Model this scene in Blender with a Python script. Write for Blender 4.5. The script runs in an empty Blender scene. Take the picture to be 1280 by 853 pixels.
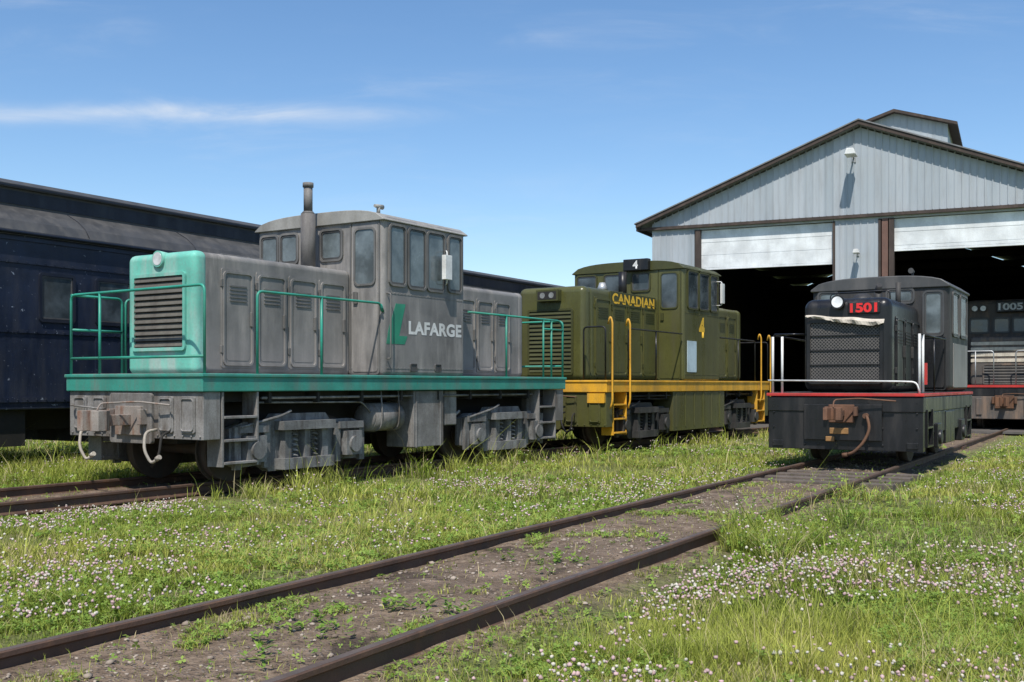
import bpy, math, random
import numpy as np
from mathutils import Vector, Matrix
random.seed(7); rng=np.random.default_rng(7)
scene=bpy.context.scene
COL=scene.collection
RAIL=0.12
# ---------------------------------------------------------------- materials
class NT:
    def __init__(s,m):
        m.use_nodes=True; s.t=m.node_tree; s.t.nodes.clear()
    def n(s,typ,ins=None,**kw):
        nd=s.t.nodes.new(typ)
        for k,v in kw.items(): setattr(nd,k,v)
        if ins:
            for k,v in ins.items():
                if isinstance(v,bpy.types.NodeSocket): s.t.links.new(v,nd.inputs[k])
                else: nd.inputs[k].default_value=v
        return nd
    def math(s,op,a,b=None,c=None,clamp=False):
        d={0:a}
        if b is not None: d[1]=b
        if c is not None: d[2]=c
        return s.n('ShaderNodeMath',d,operation=op,use_clamp=clamp).outputs[0]
    def mix(s,f,a,b,bt='MIX'):
        nd=s.n('ShaderNodeMix',None,data_type='RGBA',blend_type=bt)
        for i,v in ((0,f),(6,a),(7,b)):
            if isinstance(v,bpy.types.NodeSocket): s.t.links.new(v,nd.inputs[i])
            else:
                if i and len(v)==3: v=(*v,1)
                nd.inputs[i].default_value=v
        return nd.outputs[2]
    def ramp(s,f,a,b,c0=0.,c1=1.):
        nd=s.n('ShaderNodeMapRange',{0:f,1:a,2:b,3:c0,4:c1},interpolation_type='SMOOTHSTEP')
        return nd.outputs[0]
    def noise(s,vec,scale,detail=6,rough=.6,dist=0.):
        return s.n('ShaderNodeTexNoise',{'Vector':vec,'Scale':scale,'Detail':detail,'Roughness':rough,'Distortion':dist}).outputs['Fac']
    def out(s,sh):
        o=s.n('ShaderNodeOutputMaterial'); s.t.links.new(sh,o.inputs[0])
def paint(name,base,dirt=(.16,.14,.12),amt=.5,rough=.5,metal=0.,scale=1.3,bump=.15,chips=None,chipamt=.0,fade=.2,low=None,spec=.4):
    m=bpy.data.materials.new(name); t=NT(m)
    tc=t.n('ShaderNodeTexCoord').outputs['Object']
    st=t.n('ShaderNodeMapping',{'Vector':tc,'Scale':(1,1,.18)}).outputs[0]
    n1=t.noise(st,scale*2.5,8,.65); n2=t.noise(tc,scale,6,.6); n3=t.noise(tc,scale*22,4,.6)
    c=t.mix(t.ramp(n2,.3,.7),tuple(min(1,b*(1+fade)) for b in base),tuple(b*(1-fade) for b in base))
    c=t.mix(t.math('MULTIPLY',t.ramp(n1,.42,.72),amt),c,dirt)
    c=t.mix(t.math('MULTIPLY',t.ramp(n3,.35,.75),.35*max(amt,.3)),c,tuple(b*.55 for b in dirt))
    if low is not None:
        z=t.n('ShaderNodeSeparateXYZ',{0:tc}).outputs[2]
        f=t.math('MULTIPLY',t.ramp(t.math('ADD',z,t.math('MULTIPLY',n1,.5)),low[0],low[1],1.,0.),low[2])
        c=t.mix(f,c,low[3])
    if chips is not None:
        n4=t.noise(tc,scale*7,5,.7,.4)
        c=t.mix(t.ramp(n4,.74-chipamt,.76-chipamt),c,chips)
    b=t.n('ShaderNodeBump',{'Strength':bump,'Distance':.01,'Height':t.math('ADD',t.math('MULTIPLY',n2,1.5),t.math('MULTIPLY',n3,.5))})
    r=t.ramp(n1,.3,.75,max(.05,rough-.12),min(1,rough+.2))
    p=t.n('ShaderNodeBsdfPrincipled',{'Base Color':c,'Roughness':r,'Metallic':metal,'Normal':b.outputs[0],'Specular IOR Level':spec})
    t.out(p.outputs[0]); return m
def glass_mat(name,base,rough=.08):
    m=bpy.data.materials.new(name); t=NT(m)
    tc=t.n('ShaderNodeTexCoord').outputs['Object']
    n2=t.noise(tc,2.2,5,.6)
    c=t.mix(t.ramp(n2,.35,.7),base,tuple(min(1,b*2.2+.02) for b in base))
    b=t.n('ShaderNodeBump',{'Strength':.08,'Distance':.02,'Height':n2})
    p=t.n('ShaderNodeBsdfPrincipled',{'Base Color':c,'Roughness':t.ramp(n2,.3,.8,rough,rough+.2),'Specular IOR Level':.6,'Normal':b.outputs[0]})
    t.out(p.outputs[0]); return m
M={}
M['gray']=paint('weathered_gray_paint',(.175,.168,.160),(.37,.34,.31),.8,.6,scale=1.1,bump=.25,fade=.3,low=(1.5,2.6,.4,(.36,.33,.30)))
M['cabgray']=paint('cab_gray_paint',(.175,.166,.158),(.36,.335,.31),.8,.55,scale=1.4,bump=.22,fade=.3,chips=(.36,.34,.32),chipamt=.04)
M['roofgray']=paint('roof_gray_paint',(.30,.29,.265),(.17,.16,.14),.6,.65)
M['stackgray']=paint('stack_gray_paint',(.17,.16,.15),(.07,.06,.055),.7,.6,scale=2)
M['grayline']=paint('gray_trim',(.12,.117,.112),(.25,.23,.21),.6,.6)
M['trim']=paint('dark_gray_trim',(.06,.06,.06),(.16,.15,.14),.5,.5)
M['under']=paint('underframe_gray',(.22,.21,.20),(.09,.07,.052),.9,.7,scale=2,bump=.35,fade=.35)
M['undercold']=paint('truck_gray',(.20,.198,.193),(.055,.044,.036),1.,.78,scale=2.4,bump=.4,fade=.35)
M['coupgray']=paint('coupler_gray_rust',(.28,.25,.22),(.20,.09,.05),.95,.8,scale=3,bump=.5)
M['dark']=paint('sooty_black',(.02,.019,.018),(.05,.04,.03),.5,.8)
M['black']=paint('black_paint',(.011,.011,.013),(.045,.041,.037),.65,.36,scale=1.6,bump=.2)
M['blackmatte']=paint('black_dusty',(.028,.027,.027),(.11,.10,.09),.7,.6)
M['wheel']=paint('grimy_wheel',(.055,.045,.038),(.11,.07,.05),.6,.8,scale=3,bump=.4)
M['teal']=paint('teal_paint',(.04,.27,.21),(.14,.19,.165),.75,.6,scale=1.5,chips=(.16,.10,.07),chipamt=.06)
M['nose']=paint('teal_faded_paint',(.15,.49,.39),(.40,.47,.43),.85,.6,scale=1.3,bump=.25,chips=(.34,.38,.35),chipamt=.06,spec=.25)
M['rail_teal']=paint('teal_handrail',(.03,.28,.20),(.1,.2,.15),.5,.45,chips=(.2,.12,.07),chipamt=.05)
M['olive']=paint('olive_paint',(.088,.088,.026),(.075,.068,.034),.6,.34,scale=.9,bump=.12,fade=.16,spec=.5)
M['olivedk']=paint('olive_dark_paint',(.060,.062,.02),(.045,.042,.018),.5,.45)
M['yellow']=paint('yellow_paint',(.70,.36,.03),(.34,.21,.06),.6,.45,chips=(.2,.12,.05),chipamt=.05)
M['yellowtext']=paint('yellow_lettering',(.80,.47,.04),(.6,.36,.05),.2,.6)
M['white']=paint('white_paint',(.72,.72,.70),(.4,.37,.32),.4,.5)
M['cream']=paint('cream_pipe',(.42,.38,.32),(.25,.2,.16),.6,.6)
M['canvas']=paint('canvas',(.58,.52,.43),(.33,.29,.24),.7,.9,scale=3,bump=.5)
M['red']=paint('red_paint',(.50,.035,.03),(.22,.05,.04),.5,.5)
M['redtext']=paint('red_lettering',(.75,.03,.03),(.5,.03,.03),.2,.5)
M['rust']=paint('rusty_iron',(.12,.065,.04),(.22,.10,.05),.7,.85,scale=3,bump=.5)
M['rustor']=paint('rust_orange',(.17,.085,.05),(.10,.06,.045),.7,.85,scale=3,bump=.5)
M['railsteel']=paint('rail_steel',(.085,.05,.036),(.15,.08,.045),.7,.7,scale=3,bump=.4)
M['railtop']=paint('rail_head',(.16,.12,.095),(.10,.06,.045),.7,.5,metal=.3,scale=3)
M['timber']=paint('timber',(.13,.105,.085),(.06,.05,.04),.6,.9,scale=3,bump=.6)
M['glass']=glass_mat('window_glass',(.035,.045,.05))
M['glassA']=glass_mat('dusty_window_glass',(.07,.085,.09),.12)
M['lens']=glass_mat('headlight_lens',(.45,.46,.46),.05)
M['lensdk']=glass_mat('dull_headlight_lens',(.13,.135,.13),.08)
M['navy']=paint('navy_paint',(.013,.020,.041),(.035,.038,.052),.7,.45,scale=1.7,chips=(.24,.27,.32),chipamt=.085,bump=.4,fade=.3)
M['navydk']=paint('navy_dark',(.010,.014,.026),(.022,.023,.03),.5,.5)
M['coachroof']=paint('coach_roof',(.06,.06,.06),(.10,.095,.09),.7,.6,scale=2)
M['paper']=paint('notice_paper',(.45,.55,.6),(.3,.4,.45),.3,.7)
M['fascia']=paint('brown_fascia',(.050,.036,.030),(.12,.09,.075),.7,.8,scale=2)
M['rooftin']=paint('roof_tin',(.20,.205,.21),(.12,.09,.07),.5,.5)
M['door']=paint('roll_door_white',(.72,.74,.74),(.5,.5,.48),.4,.5)
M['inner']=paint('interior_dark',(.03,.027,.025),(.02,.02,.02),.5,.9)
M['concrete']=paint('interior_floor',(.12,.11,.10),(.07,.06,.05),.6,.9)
M['metal']=paint('galvanised',(.45,.46,.47),(.3,.3,.3),.4,.4,metal=.5)
M['slat']=paint('louvre_slats',(.13,.12,.10),(.06,.05,.045),.6,.6)
M['rustpost']=paint('rust_post',(.15,.08,.06),(.26,.22,.20),.5,.8)
def siding():
    m=bpy.data.materials.new('metal_siding'); t=NT(m)
    tc=t.n('ShaderNodeTexCoord').outputs['Object']
    s=t.n('ShaderNodeSeparateXYZ',{0:tc})
    cell=t.n('ShaderNodeTexWhiteNoise',{'W':t.math('FLOOR',t.math('DIVIDE',s.outputs[0],.3))},noise_dimensions='1D').outputs[0]
    st=t.n('ShaderNodeMapping',{'Vector':tc,'Scale':(1,1,.12)}).outputs[0]
    n=t.noise(st,3.5,8,.7); n2=t.noise(tc,.6,4,.5)
    c=t.mix(cell,(.33,.37,.40),(.41,.445,.475))
    c=t.mix(t.math('MULTIPLY',t.ramp(n,.42,.72),.5),c,(.24,.235,.23))
    c=t.mix(t.math('MULTIPLY',t.ramp(n2,.4,.7),.3),c,(.44,.45,.455))
    b=t.n('ShaderNodeBump',{'Strength':.15,'Distance':.02,'Height':n})
    p=t.n('ShaderNodeBsdfPrincipled',{'Base Color':c,'Roughness':.5,'Normal':b.outputs[0]})
    t.out(p.outputs[0]); return m
M['siding']=siding()
def mesh_grille():
    m=bpy.data.materials.new('radiator_mesh'); t=NT(m)
    tc=t.n('ShaderNodeTexCoord').outputs['Object']
    s=t.n('ShaderNodeSeparateXYZ',{0:tc})
    k=110.
    a=t.math('SINE',t.math('MULTIPLY',t.math('ADD',s.outputs[0],s.outputs[2]),k)); b=t.math('SINE',t.math('MULTIPLY',t.math('SUBTRACT',s.outputs[0],s.outputs[2]),k))
    f=t.ramp(t.math('MAXIMUM',a,b),.45,.8)
    n=t.noise(tc,5,4)
    c=t.mix(f,(.006,.006,.006),t.mix(n,(.07,.065,.06),(.17,.155,.14)))
    p=t.n('ShaderNodeBsdfPrincipled',{'Base Color':c,'Roughness':.6})
    t.out(p.outputs[0]); return m
M['mesh']=mesh_grille()
# ---------------------------------------------------------------- mesh builder
class Pl:
    def __init__(s,o,u,v,n): s.o,s.u,s.v,s.n=Vector(o),Vector(u),Vector(v),Vector(n)
    def p(s,a,b,h=0.): return s.o+s.u*a+s.v*b+s.n*h
def side_r(x): return Pl((x,0,0),(0,1,0),(0,0,1),(1,0,0))
def side_l(x): return Pl((x,0,0),(0,-1,0),(0,0,1),(-1,0,0))
def front(y): return Pl((0,y,0),(1,0,0),(0,0,1),(0,-1,0))
def back(y): return Pl((0,y,0),(-1,0,0),(0,0,1),(0,1,0))
def rrect(u0,u1,v0,v1,r,k=4):
    r=min(r,(u1-u0)*.49,(v1-v0)*.49); out=[]
    for cx,cy,a0 in ((u1-r,v0+r,-90),(u1-r,v1-r,0),(u0+r,v1-r,90),(u0+r,v0+r,180)):
        for i in range(k+1):
            a=math.radians(a0+90*i/k); out.append((cx+r*math.cos(a),cy+r*math.sin(a)))
    return out
def fillet(pts,r=.08,k=4):
    pts=[Vector(p) for p in pts]
    if len(pts)<3: return pts
    out=[pts[0]]
    for i in range(1,len(pts)-1):
        a,b,c=pts[i-1],pts[i],pts[i+1]
        d1=(a-b); d2=(c-b); rr=min(r,d1.length*.45,d2.length*.45)
        p=b+d1.normalized()*rr; q=b+d2.normalized()*rr
        for j in range(k+1):
            s=j/k; out.append(p*(1-s)**2+b*2*s*(1-s)+q*s*s)
    out.append(pts[-1]); return out
class MB:
    def __init__(s): s.v=[]; s.f=[]; s.m=[]; s.sm=[]
    def add(s,vs,fs,m=0,sm=False):
        o=len(s.v); s.v+= [tuple(v) for v in vs]
        for f in fs: s.f.append(tuple(i+o for i in f)); s.m.append(m); s.sm.append(sm)
        return s
    def box(s,x0,x1,y0,y1,z0,z1,m=0):
        vs=[(x,y,z) for z in (z0,z1) for y in (y0,y1) for x in (x0,x1)]
        return s.add(vs,[(0,2,3,1),(4,5,7,6),(0,1,5,4),(2,6,7,3),(0,4,6,2),(1,3,7,5)],m)
    def loops(s,loops,m=0,sm=False,cap=True,closed=True):
        n=len(loops[0]); vs=[p for l in loops for p in l]; fs=[]
        for i in range(len(loops)-1):
            for j in range(n if closed else n-1):
                k=(j+1)%n; fs.append((i*n+j,i*n+k,(i+1)*n+k,(i+1)*n+j))
        s.add(vs,fs,m,sm)
        if cap:
            o=len(s.v)-len(vs)
            s.f.append(tuple(o+j for j in range(n))[::-1]); s.m.append(m); s.sm.append(False)
            s.f.append(tuple(o+(len(loops)-1)*n+j for j in range(n))); s.m.append(m); s.sm.append(False)
        return s
    def prism_y(s,poly,y0,y1,m=0,sm=False):
        return s.loops([[(x,y0,z) for x,z in poly],[(x,y1,z) for x,z in poly]],m,sm)
    def prism_x(s,poly,x0,x1,m=0,sm=False):
        return s.loops([[(x0,y,z) for y,z in poly],[(x1,y,z) for y,z in poly]],m,sm)
    def cyl(s,p0,p1,r0,r1=None,n=18,m=0,cap=True):
        r1=r0 if r1 is None else r1
        p0=Vector(p0);p1=Vector(p1);d=(p1-p0).normalized()
        a=d.orthogonal().normalized(); b=d.cross(a)
        L=[[p+(a*math.cos(2*math.pi*i/n)+b*math.sin(2*math.pi*i/n))*r for i in range(n)] for p,r in ((p0,r0),(p1,r1))]
        return s.loops(L,m,True,cap)
    def tube(s,pts,r,n=8,m=0,fr=.08):
        pts=fillet(pts,fr); L=[]; a=None
        for i,p in enumerate(pts):
            d=(pts[min(i+1,len(pts)-1)]-pts[max(i-1,0)])
            if d.length<1e-6: continue
            d.normalize()
            if a is None: a=d.orthogonal().normalized()
            a=(a-d*a.dot(d)).normalized(); b=d.cross(a)
            L.append([p+(a*math.cos(2*math.pi*j/n)+b*math.sin(2*math.pi*j/n))*r for j in range(n)])
        return s.loops(L,m,True)
    def ell(s,c,rx,ry,rz,nu=16,nv=10,m=0):
        L=[]
        for i in range(nv+1):
            t=math.pi*(i/nv); t=min(max(t,.02),math.pi-.02)
            L.append([(c[0]+rx*math.sin(t)*math.cos(2*math.pi*j/nu),c[1]+ry*math.sin(t)*math.sin(2*math.pi*j/nu),c[2]-rz*math.cos(t)) for j in range(nu)])
        return s.loops(L,m,True)
    def ring(s,pl,u0,u1,v0,v1,r,w,h,m=0,h0=-.01):
        o=rrect(u0-w,u1+w,v0-w,v1+w,r+w*.8); i=rrect(u0,u1,v0,v1,r)
        L=[[pl.p(a,b,h0) for a,b in o],[pl.p(a,b,h) for a,b in o],[pl.p(a,b,h) for a,b in i],[pl.p(a,b,h0) for a,b in i]]
        return s.loops(L,m,False,False)
    def plate(s,pl,u0,u1,v0,v1,r,h,m=0,h0=-.01):
        o=rrect(u0,u1,v0,v1,r)
        return s.loops([[pl.p(a,b,h0) for a,b in o],[pl.p(a,b,h) for a,b in o]],m)
    def obj(s,name,mats,parent=None,bevel=0,seg=2,label=None):
        me=bpy.data.meshes.new(name); me.from_pydata(s.v,[],s.f); me.update()
        if not isinstance(mats,(list,tuple)): mats=[mats]
        for mm in mats: me.materials.append(mm)
        me.polygons.foreach_set('material_index',s.m); me.polygons.foreach_set('use_smooth',s.sm)
        ob=bpy.data.objects.new(name,me); COL.objects.link(ob)
        if parent is not None: ob.parent=parent
        if bevel:
            b=ob.modifiers.new('bevel','BEVEL'); b.width=bevel; b.segments=seg; b.limit_method='ANGLE'; b.angle_limit=math.radians(40); b.harden_normals=False
            if seg>2:
                me.polygons.foreach_set('use_smooth',[True]*len(me.polygons))
                w=ob.modifiers.new('wn','WEIGHTED_NORMAL'); w.keep_sharp=False
        if label: ob['label']=label
        return ob
def thing(name,loc,theta,label,cat,group=None):
    e=bpy.data.objects.new(name,None); COL.objects.link(e)
    e.location=loc; e.rotation_euler=(0,0,-math.radians(theta)); e.empty_display_size=.3
    e['label']=label; e['category']=cat
    if group: e['group']=group
    return e
def text(name,body,pl,u,v,size,mat,parent,width=None,h=.004,bold=.0,spacing=1.,scale_y=1.):
    cu=bpy.data.curves.new(name,'FONT'); cu.body=body; cu.size=1.; cu.align_x='CENTER'; cu.align_y='CENTER'; cu.offset=bold; cu.extrude=0; cu.space_character=spacing; cu.resolution_u=6
    o=bpy.data.objects.new(name+'_tmp',cu); COL.objects.link(o)
    dg=bpy.context.evaluated_depsgraph_get(); me=bpy.data.meshes.new_from_object(o.evaluated_get(dg))
    bpy.data.objects.remove(o); bpy.data.curves.remove(cu)
    xs=[x.co.x for x in me.vertices]; ys=[x.co.y for x in me.vertices]
    w=max(xs)-min(xs); cx=(max(xs)+min(xs))/2; cy=(max(ys)+min(ys))/2; hh=max(ys)-min(ys)
    sy=size/hh; sx=(width/w) if width else sy
    for x in me.vertices:
        x.co=pl.p(u+(x.co.x-cx)*sx, v+(x.co.y-cy)*sy, h)
    me.materials.clear(); me.materials.append(mat); me.name=name
    ob=bpy.data.objects.new(name,me); COL.objects.link(ob); ob.parent=parent; return ob
def window(parent,pl,u0,u1,v0,v1,frame,glass,r=.06,w=.035,mull=False,name='window'):
    b=MB(); b.ring(pl,u0,u1,v0,v1,r,w,.028,0); b.plate(pl,u0-.01,u1+.01,v0-.01,v1+.01,r,.006,1)
    b.ring(pl,u0+.028,u1-.028,v0+.028,v1-.028,r*.7,.022,.016,2)
    return b.obj(name,[frame,glass,M['trim']],parent)
# ---------------------------------------------------------------- bogie
def bogie(parent,yc,wb,matf,xf=1.0,wr=.42,big=True):
    b=MB()
    for sx in (-1,1):
        X0,X1=(xf-.07,xf+.06) if sx>0 else (-xf-.06,-xf+.07)
        prof=[(-wb/2-.36,.72),(-wb/2-.36,.26),(-wb/2-.2,.20),(-wb/2+.2,.22),(-.62,.12),(.62,.12),(wb/2-.2,.22),(wb/2+.2,.20),(wb/2+.36,.26),(wb/2+.36,.72),(wb/2+.12,.80),(.6,.80),(.5,.9),(-.5,.9),(-.6,.80),(-wb/2-.12,.80)]
        b.prism_x([(yc+y,z) for y,z in prof][::sx],X0,X1)
        o=X1 if sx>0 else X0
        for k in (-1,1):
            y=yc+k*wb/2
            b.box(min(o,o+sx*.15),max(o,o+sx*.15),y-.17,y+.17,.27,.62)
            b.cyl((o+sx*.14,y,.43),(o+sx*.19,y,.43),.12,n=14)
            b.box(min(o,o+sx*.06),max(o,o+sx*.06),y-.32,y-.21,.18,.74); b.box(min(o,o+sx*.06),max(o,o+sx*.06),y+.21,y+.32,.18,.74)
            b.tube([(o-sx*.02,y-k*.45,.7),(o-sx*.02,y-k*.5,.3)],.03,6)
            b.box(min(o,o+sx*.10),max(o,o+sx*.10),y-.26,y+.26,.66,.76)
        for k in (-1,1):
            pts=[(o+sx*(.055+.05*math.sin(a)),yc+k*.2+.055*math.cos(a),.30+.36*a/(2*math.pi*5)) for a in np.linspace(0,2*math.pi*5,60)]
            b.tube(pts,.014,5,fr=.0001)
        b.box(min(o,o+sx*.13),max(o,o+sx*.13),yc-.055,yc+.055,.28,.70)
        for k in (-1,1): b.box(min(o,o+sx*.12),max(o,o+sx*.12),yc+k*.37-.06,yc+k*.37+.06,.20,.78)
        b.box(min(o-sx*.02,o+sx*.19),max(o-sx*.02,o+sx*.19),yc-.52,yc+.52,.68,.80)
        b.box(min(o-sx*.02,o+sx*.18),max(o-sx*.02,o+sx*.18),yc-.50,yc+.50,.14,.29)
        b.tube([(o+sx*.1,yc-wb/2-.25,.74),(o+sx*.1,yc-.5,.87),(o+sx*.1,yc-.3,.94)],.018,6)
    b.box(-xf,xf,yc-.3,yc+.3,.35,.75)
    bo=b.obj('bogie',[matf],parent,bevel=.012)
    for k in (-1,1):
        y=yc+k*wb/2; w=MB()
        for sx in (-1,1):
            a,c=.655*sx,.80*sx
            w.cyl((a,y,wr),(c,y,wr),wr,n=36); w.cyl((a-sx*.0,y,wr),(a-sx*.03,y,wr),wr+.03,n=36)
            w.cyl((c,y,wr),(c+sx*.04,y,wr),wr*.38,n=18)
        w.cyl((-.8,y,wr),(.8,y,wr),.08,n=12)
        w.obj('wheel',[M['wheel']],bo)
    return bo
def coupler(parent,y,sgn,z=.86,mat=None,x=0.,sc=1.):
    b=MB(); f=lambda a:y+sgn*a
    def bx(x0,x1,a,c,z0,z1): b.box(x+x0*sc,x+x1*sc,min(f(a),f(c)),max(f(a),f(c)),z+(z0-z)*sc,z+(z1-z)*sc)
    bx(-.26,.26,-.02,.05,z-.2,z+.18)
    bx(-.07,.07,0,.45,z-.07,z+.07)
    prof=[(-.13,.38),(.08,.38),(.17,.50),(.17,.62),(.09,.68),(.02,.62),(.07,.54),(.0,.48),(-.07,.52),(-.10,.66),(-.18,.68),(-.18,.48)]
    L=[[(x+px*sc,f(a),zz) for px,a in prof] for zz in (z-.13*sc,z+.13*sc)]
    b.loops(L)
    bx(-.34,-.27,.0,.12,z-.06,z+.14); bx(.27,.34,.0,.12,z-.06,z+.14)
    b.tube([(x-.02,f(.5),z+.13*sc),(x-.02,f(.45),z+.22),(x+.3,f(.12),z+.24),(x+.85,f(.07),z+.20)],.014,6)
    return b.obj('coupler',[mat or M['rustor']],parent,bevel=.02)
def hose(parent,x,y,sgn,z0,mat,name='air_hose'):
    b=MB(); b.tube([(x,y,z0),(x,y+sgn*.18,z0-.02),(x+.06,y+sgn*.25,z0-.25),(x+.14,y+sgn*.2,z0-.42),(x+.25,y+sgn*.2,z0-.36)],.020,8,fr=.12)
    b.cyl((x+.24,y+sgn*.2,z0-.36),(x+.3,y+sgn*.2,z0-.33),.033,n=8)
    return b.obj(name,[mat],parent)
def louvre(parent,pl,u0,u1,v0,v1,n,frame,slat,name='radiator_grille'):
    b=MB(); b.ring(pl,u0,u1,v0,v1,.02,.045,.035,0); b.plate(pl,u0,u1,v0,v1,.01,.004,2)
    st=(v1-v0)/n
    for i in range(n):
        z=v0+st*i
        P=[pl.p(u0,z+st*.95,.006),pl.p(u1,z+st*.95,.006),pl.p(u1,z+st*.25,.034),pl.p(u0,z+st*.25,.034)]
        Q=[p-Vector((0,0,.008)) for p in P]
        b.add(P+Q,[(0,3,2,1),(4,5,6,7),(3,7,6,2),(0,1,5,4)],1)
    return b.obj(name,[frame,slat,M['dark']],parent)
def hood_doors(parent,pl,spans,z0,z1,mat,line,vent=True):
    for (a,c) in spans:
        b=MB()
        b.plate(pl,a,c,z0,z1,.03,.014,0)
        b.ring(pl,a+.05,c-.05,z0+.06,z1-.06,.05,.030,.034,0)
        b.plate(pl,a+.09,c-.09,z0+.10,z1-.10,.04,.018,0,h0=.008)
        if vent:
            for k in range(5):
                zz=z1-.24-k*.05
                b.plate(pl,a+.14,c-.14,zz,zz+.02,.008,.030,1)
        b.plate(pl,c-.075,c-.045,(z0+z1)/2-.1,(z0+z1)/2+.1,.01,.055,1)
        for hz in (z0+.2,z1-.25): b.plate(pl,a-.012,a+.03,hz,hz+.1,.008,.03,1)
        b.obj('hood_door',[mat,line],parent)
# ---------------------------------------------------------------- centre cab locomotive
def centrecab(P):
    e=thing('locomotive',(P['o'][0],P['o'][1],RAIL),P['th'],P['label'],'locomotive')
    hw,L,dt,db=P['hw'],P['L'],P['dt'],P['db']; c0,c1,cw=P['c0'],P['c1'],P['cw']; hh,h0,h1,ht=P['hh'],P['h0'],P['h1'],P['ht']
    body,trim,sill,und,truck=P['body'],P['trim'],P['sill'],P['under'],P['truck']
    b=MB(); b.box(-hw,hw,0,L,db,dt,0)
    b.box(-hw-.02,hw+.02,-.02,L+.02,dt-.035,dt+.012,0)
    fr=b.obj('frame',[sill],e,bevel=.012)
    b=MB(); b.box(-hw+.06,hw-.06,.05,L-.05,dt+.010,dt+.018); b.obj('deck_plate',[P['deckm']],fr)
    b=MB(); b.box(-.55,.55,.3,L-.3,.52,db-.003); b.box(-hw+.3,hw-.3,.34,L-.34,db-.14,db-.004)
    for k in np.arange(1.2,L-1,.95): b.box(-hw+.06,hw-.06,k,k+.05,db-.16,db-.003)
    b.obj('underframe',[M['dark']],fr)
    for sg,y in ((-1,0.),(1,L)):
        b=MB(); f=lambda a:y-sg*a
        ya,yb=sorted((f(.04),f(.32)))
        b.box(-hw+.03,hw-.03,ya,yb,P['pz'],db-.003,0)
        pl=front(y+.04) if sg<0 else back(y-.04)
        for u in (-hw+.16,-.80,.54,hw-.42):
            b.plate(pl,u,u+.26,P['pz']+.08,db-.06,.03,.03,0); b.ring(pl,u+.03,u+.23,P['pz']+.12,db-.1,.03,.015,.048,0)
        b.plate(pl,-.42,.42,P['pz']-.07,db-.02,.04,.05,0)
        for u in np.arange(-hw+.1,hw-.05,.16): b.cyl(pl.p(u,P['pz']+.045,.0),pl.p(u,P['pz']+.045,.018),.016,n=6)
        b.obj('pilot',[P['pilot']],e,bevel=.02)
        if P['yp']:
            for u in (-hw+.05,hw-.45):
                b=MB(); b.plate(pl,u,u+.40,db-.22,db-.02,.01,.055); b.obj('corner_plate',[sill],e)
        coupler(e,y,sg,.84,P['coup'])
        for x in (-.75,.55): hose(e,x,y+sg*.03,sg,.72,P['hosemat'])
        b=MB()
        pf=lambda x,a,z:(x,y+sg*a,z)
        b.tube([pf(-1.15,.02,1.02),pf(-1.15,.09,1.02),pf(-.5,.09,.98),pf(-.5,.02,.98)],.013,6)
        b.obj('grab_iron',[P['stepm']],e)
        b=MB(); b.tube([pf(.78,.02,.70),pf(.80,.16,.66),pf(.80,.2,.4),pf(.66,.2,.26)],.017,8,fr=.1); b.obj('air_hose',[M['dark']],e)
        for sx in (-1,1):
            s=MB(); ya,yb=sorted((f(.34),f(.98)))
            xo,xi=sx*(hw-.02),sx*(hw-.30); xa,xb=min(xo,xi),max(xo,xi)
            s.box(xa,xb,ya,ya+.035,.24,db-.004); s.box(xa,xb,yb-.035,yb,.24,db-.004)
            for z in (.27,.56,.86): s.box(xa+.002,xb+.012,ya+.035,yb-.035,z,z+.035)
            s.box(min(xi,xi+sx*.02),max(xi,xi+sx*.02),ya+.03,yb-.03,.24,.5)
            s.obj('step',[P['stepm']],e,bevel=.006)
    bogie(e,P['b0'],P['wb'],truck,xf=hw-.25); bogie(e,L-P['b0'],P['wb'],truck,xf=hw-.25)
    m0=P['b0']+P['wb']/2+.5; m1=L-m0
    if P['skirt']:
        for sx in (-1,1):
            t=MB(); xa,xb=sorted((sx*(hw-.03),sx*(hw-.55))); t.box(xa,xb,m0-.15,m1+.15,.22,db-.006)
            pl=side_r(hw-.03) if sx>0 else side_l(-hw+.03)
            for k in np.arange(m0,m1,.55):
                a,c=(k,k+.05) if sx>0 else (-k-.05,-k); t.plate(pl,a,c,.30,db-.03,.01,.012)
            t.obj('fuel_tank',[P['tank']],e,bevel=.10,seg=4)
    else:
        for sx in (-1,1):
            t=MB(); X=sx*(hw-.30)
            t.cyl((X,m0+.05,.8),(X,m0+.75,.8),.22,n=24)
            t.ell((X,m0+.05,.8),.215,.08,.215); t.ell((X,m0+.75,.8),.215,.08,.215)
            for y in (m0+.18,m0+.6): t.tube([(X-.23,y,.8),(X-.2,y,.62),(X,y,.575),(X+.2,y,.62),(X+.23,y,.85),(X+.2,y,db)],.012,6)
            t.obj('air_tank',[P['tank']],e)
            t=MB(); xa,xb=sorted((sx*(hw-.06),sx*(hw-.62)))
            t.box(xa,xb,m0+.95,m1-.55,.30,db-.01); t.box(xa-.01,xb+.01,m0+1.0,m0+1.04,.29,db-.02)
            t.box(xa-.008,xb+.008,m1-.65,m1-.61,.29,db-.02)
            t.tube([(sx*(hw-.2),m1-.6,.9),(sx*(hw-.2),m1-.2,.7),(sx*(hw-.2),m1+.1,.85)],.025,8)
            t.obj('fuel_tank',[P['tank']],e,bevel=.03,seg=3)
            t=MB(); t.box(xa+.05,xb-.05,m1-.45,m1-.1,.62,db-.01); t.obj('equipment_box',[P['tank']],e,bevel=.02)
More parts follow.
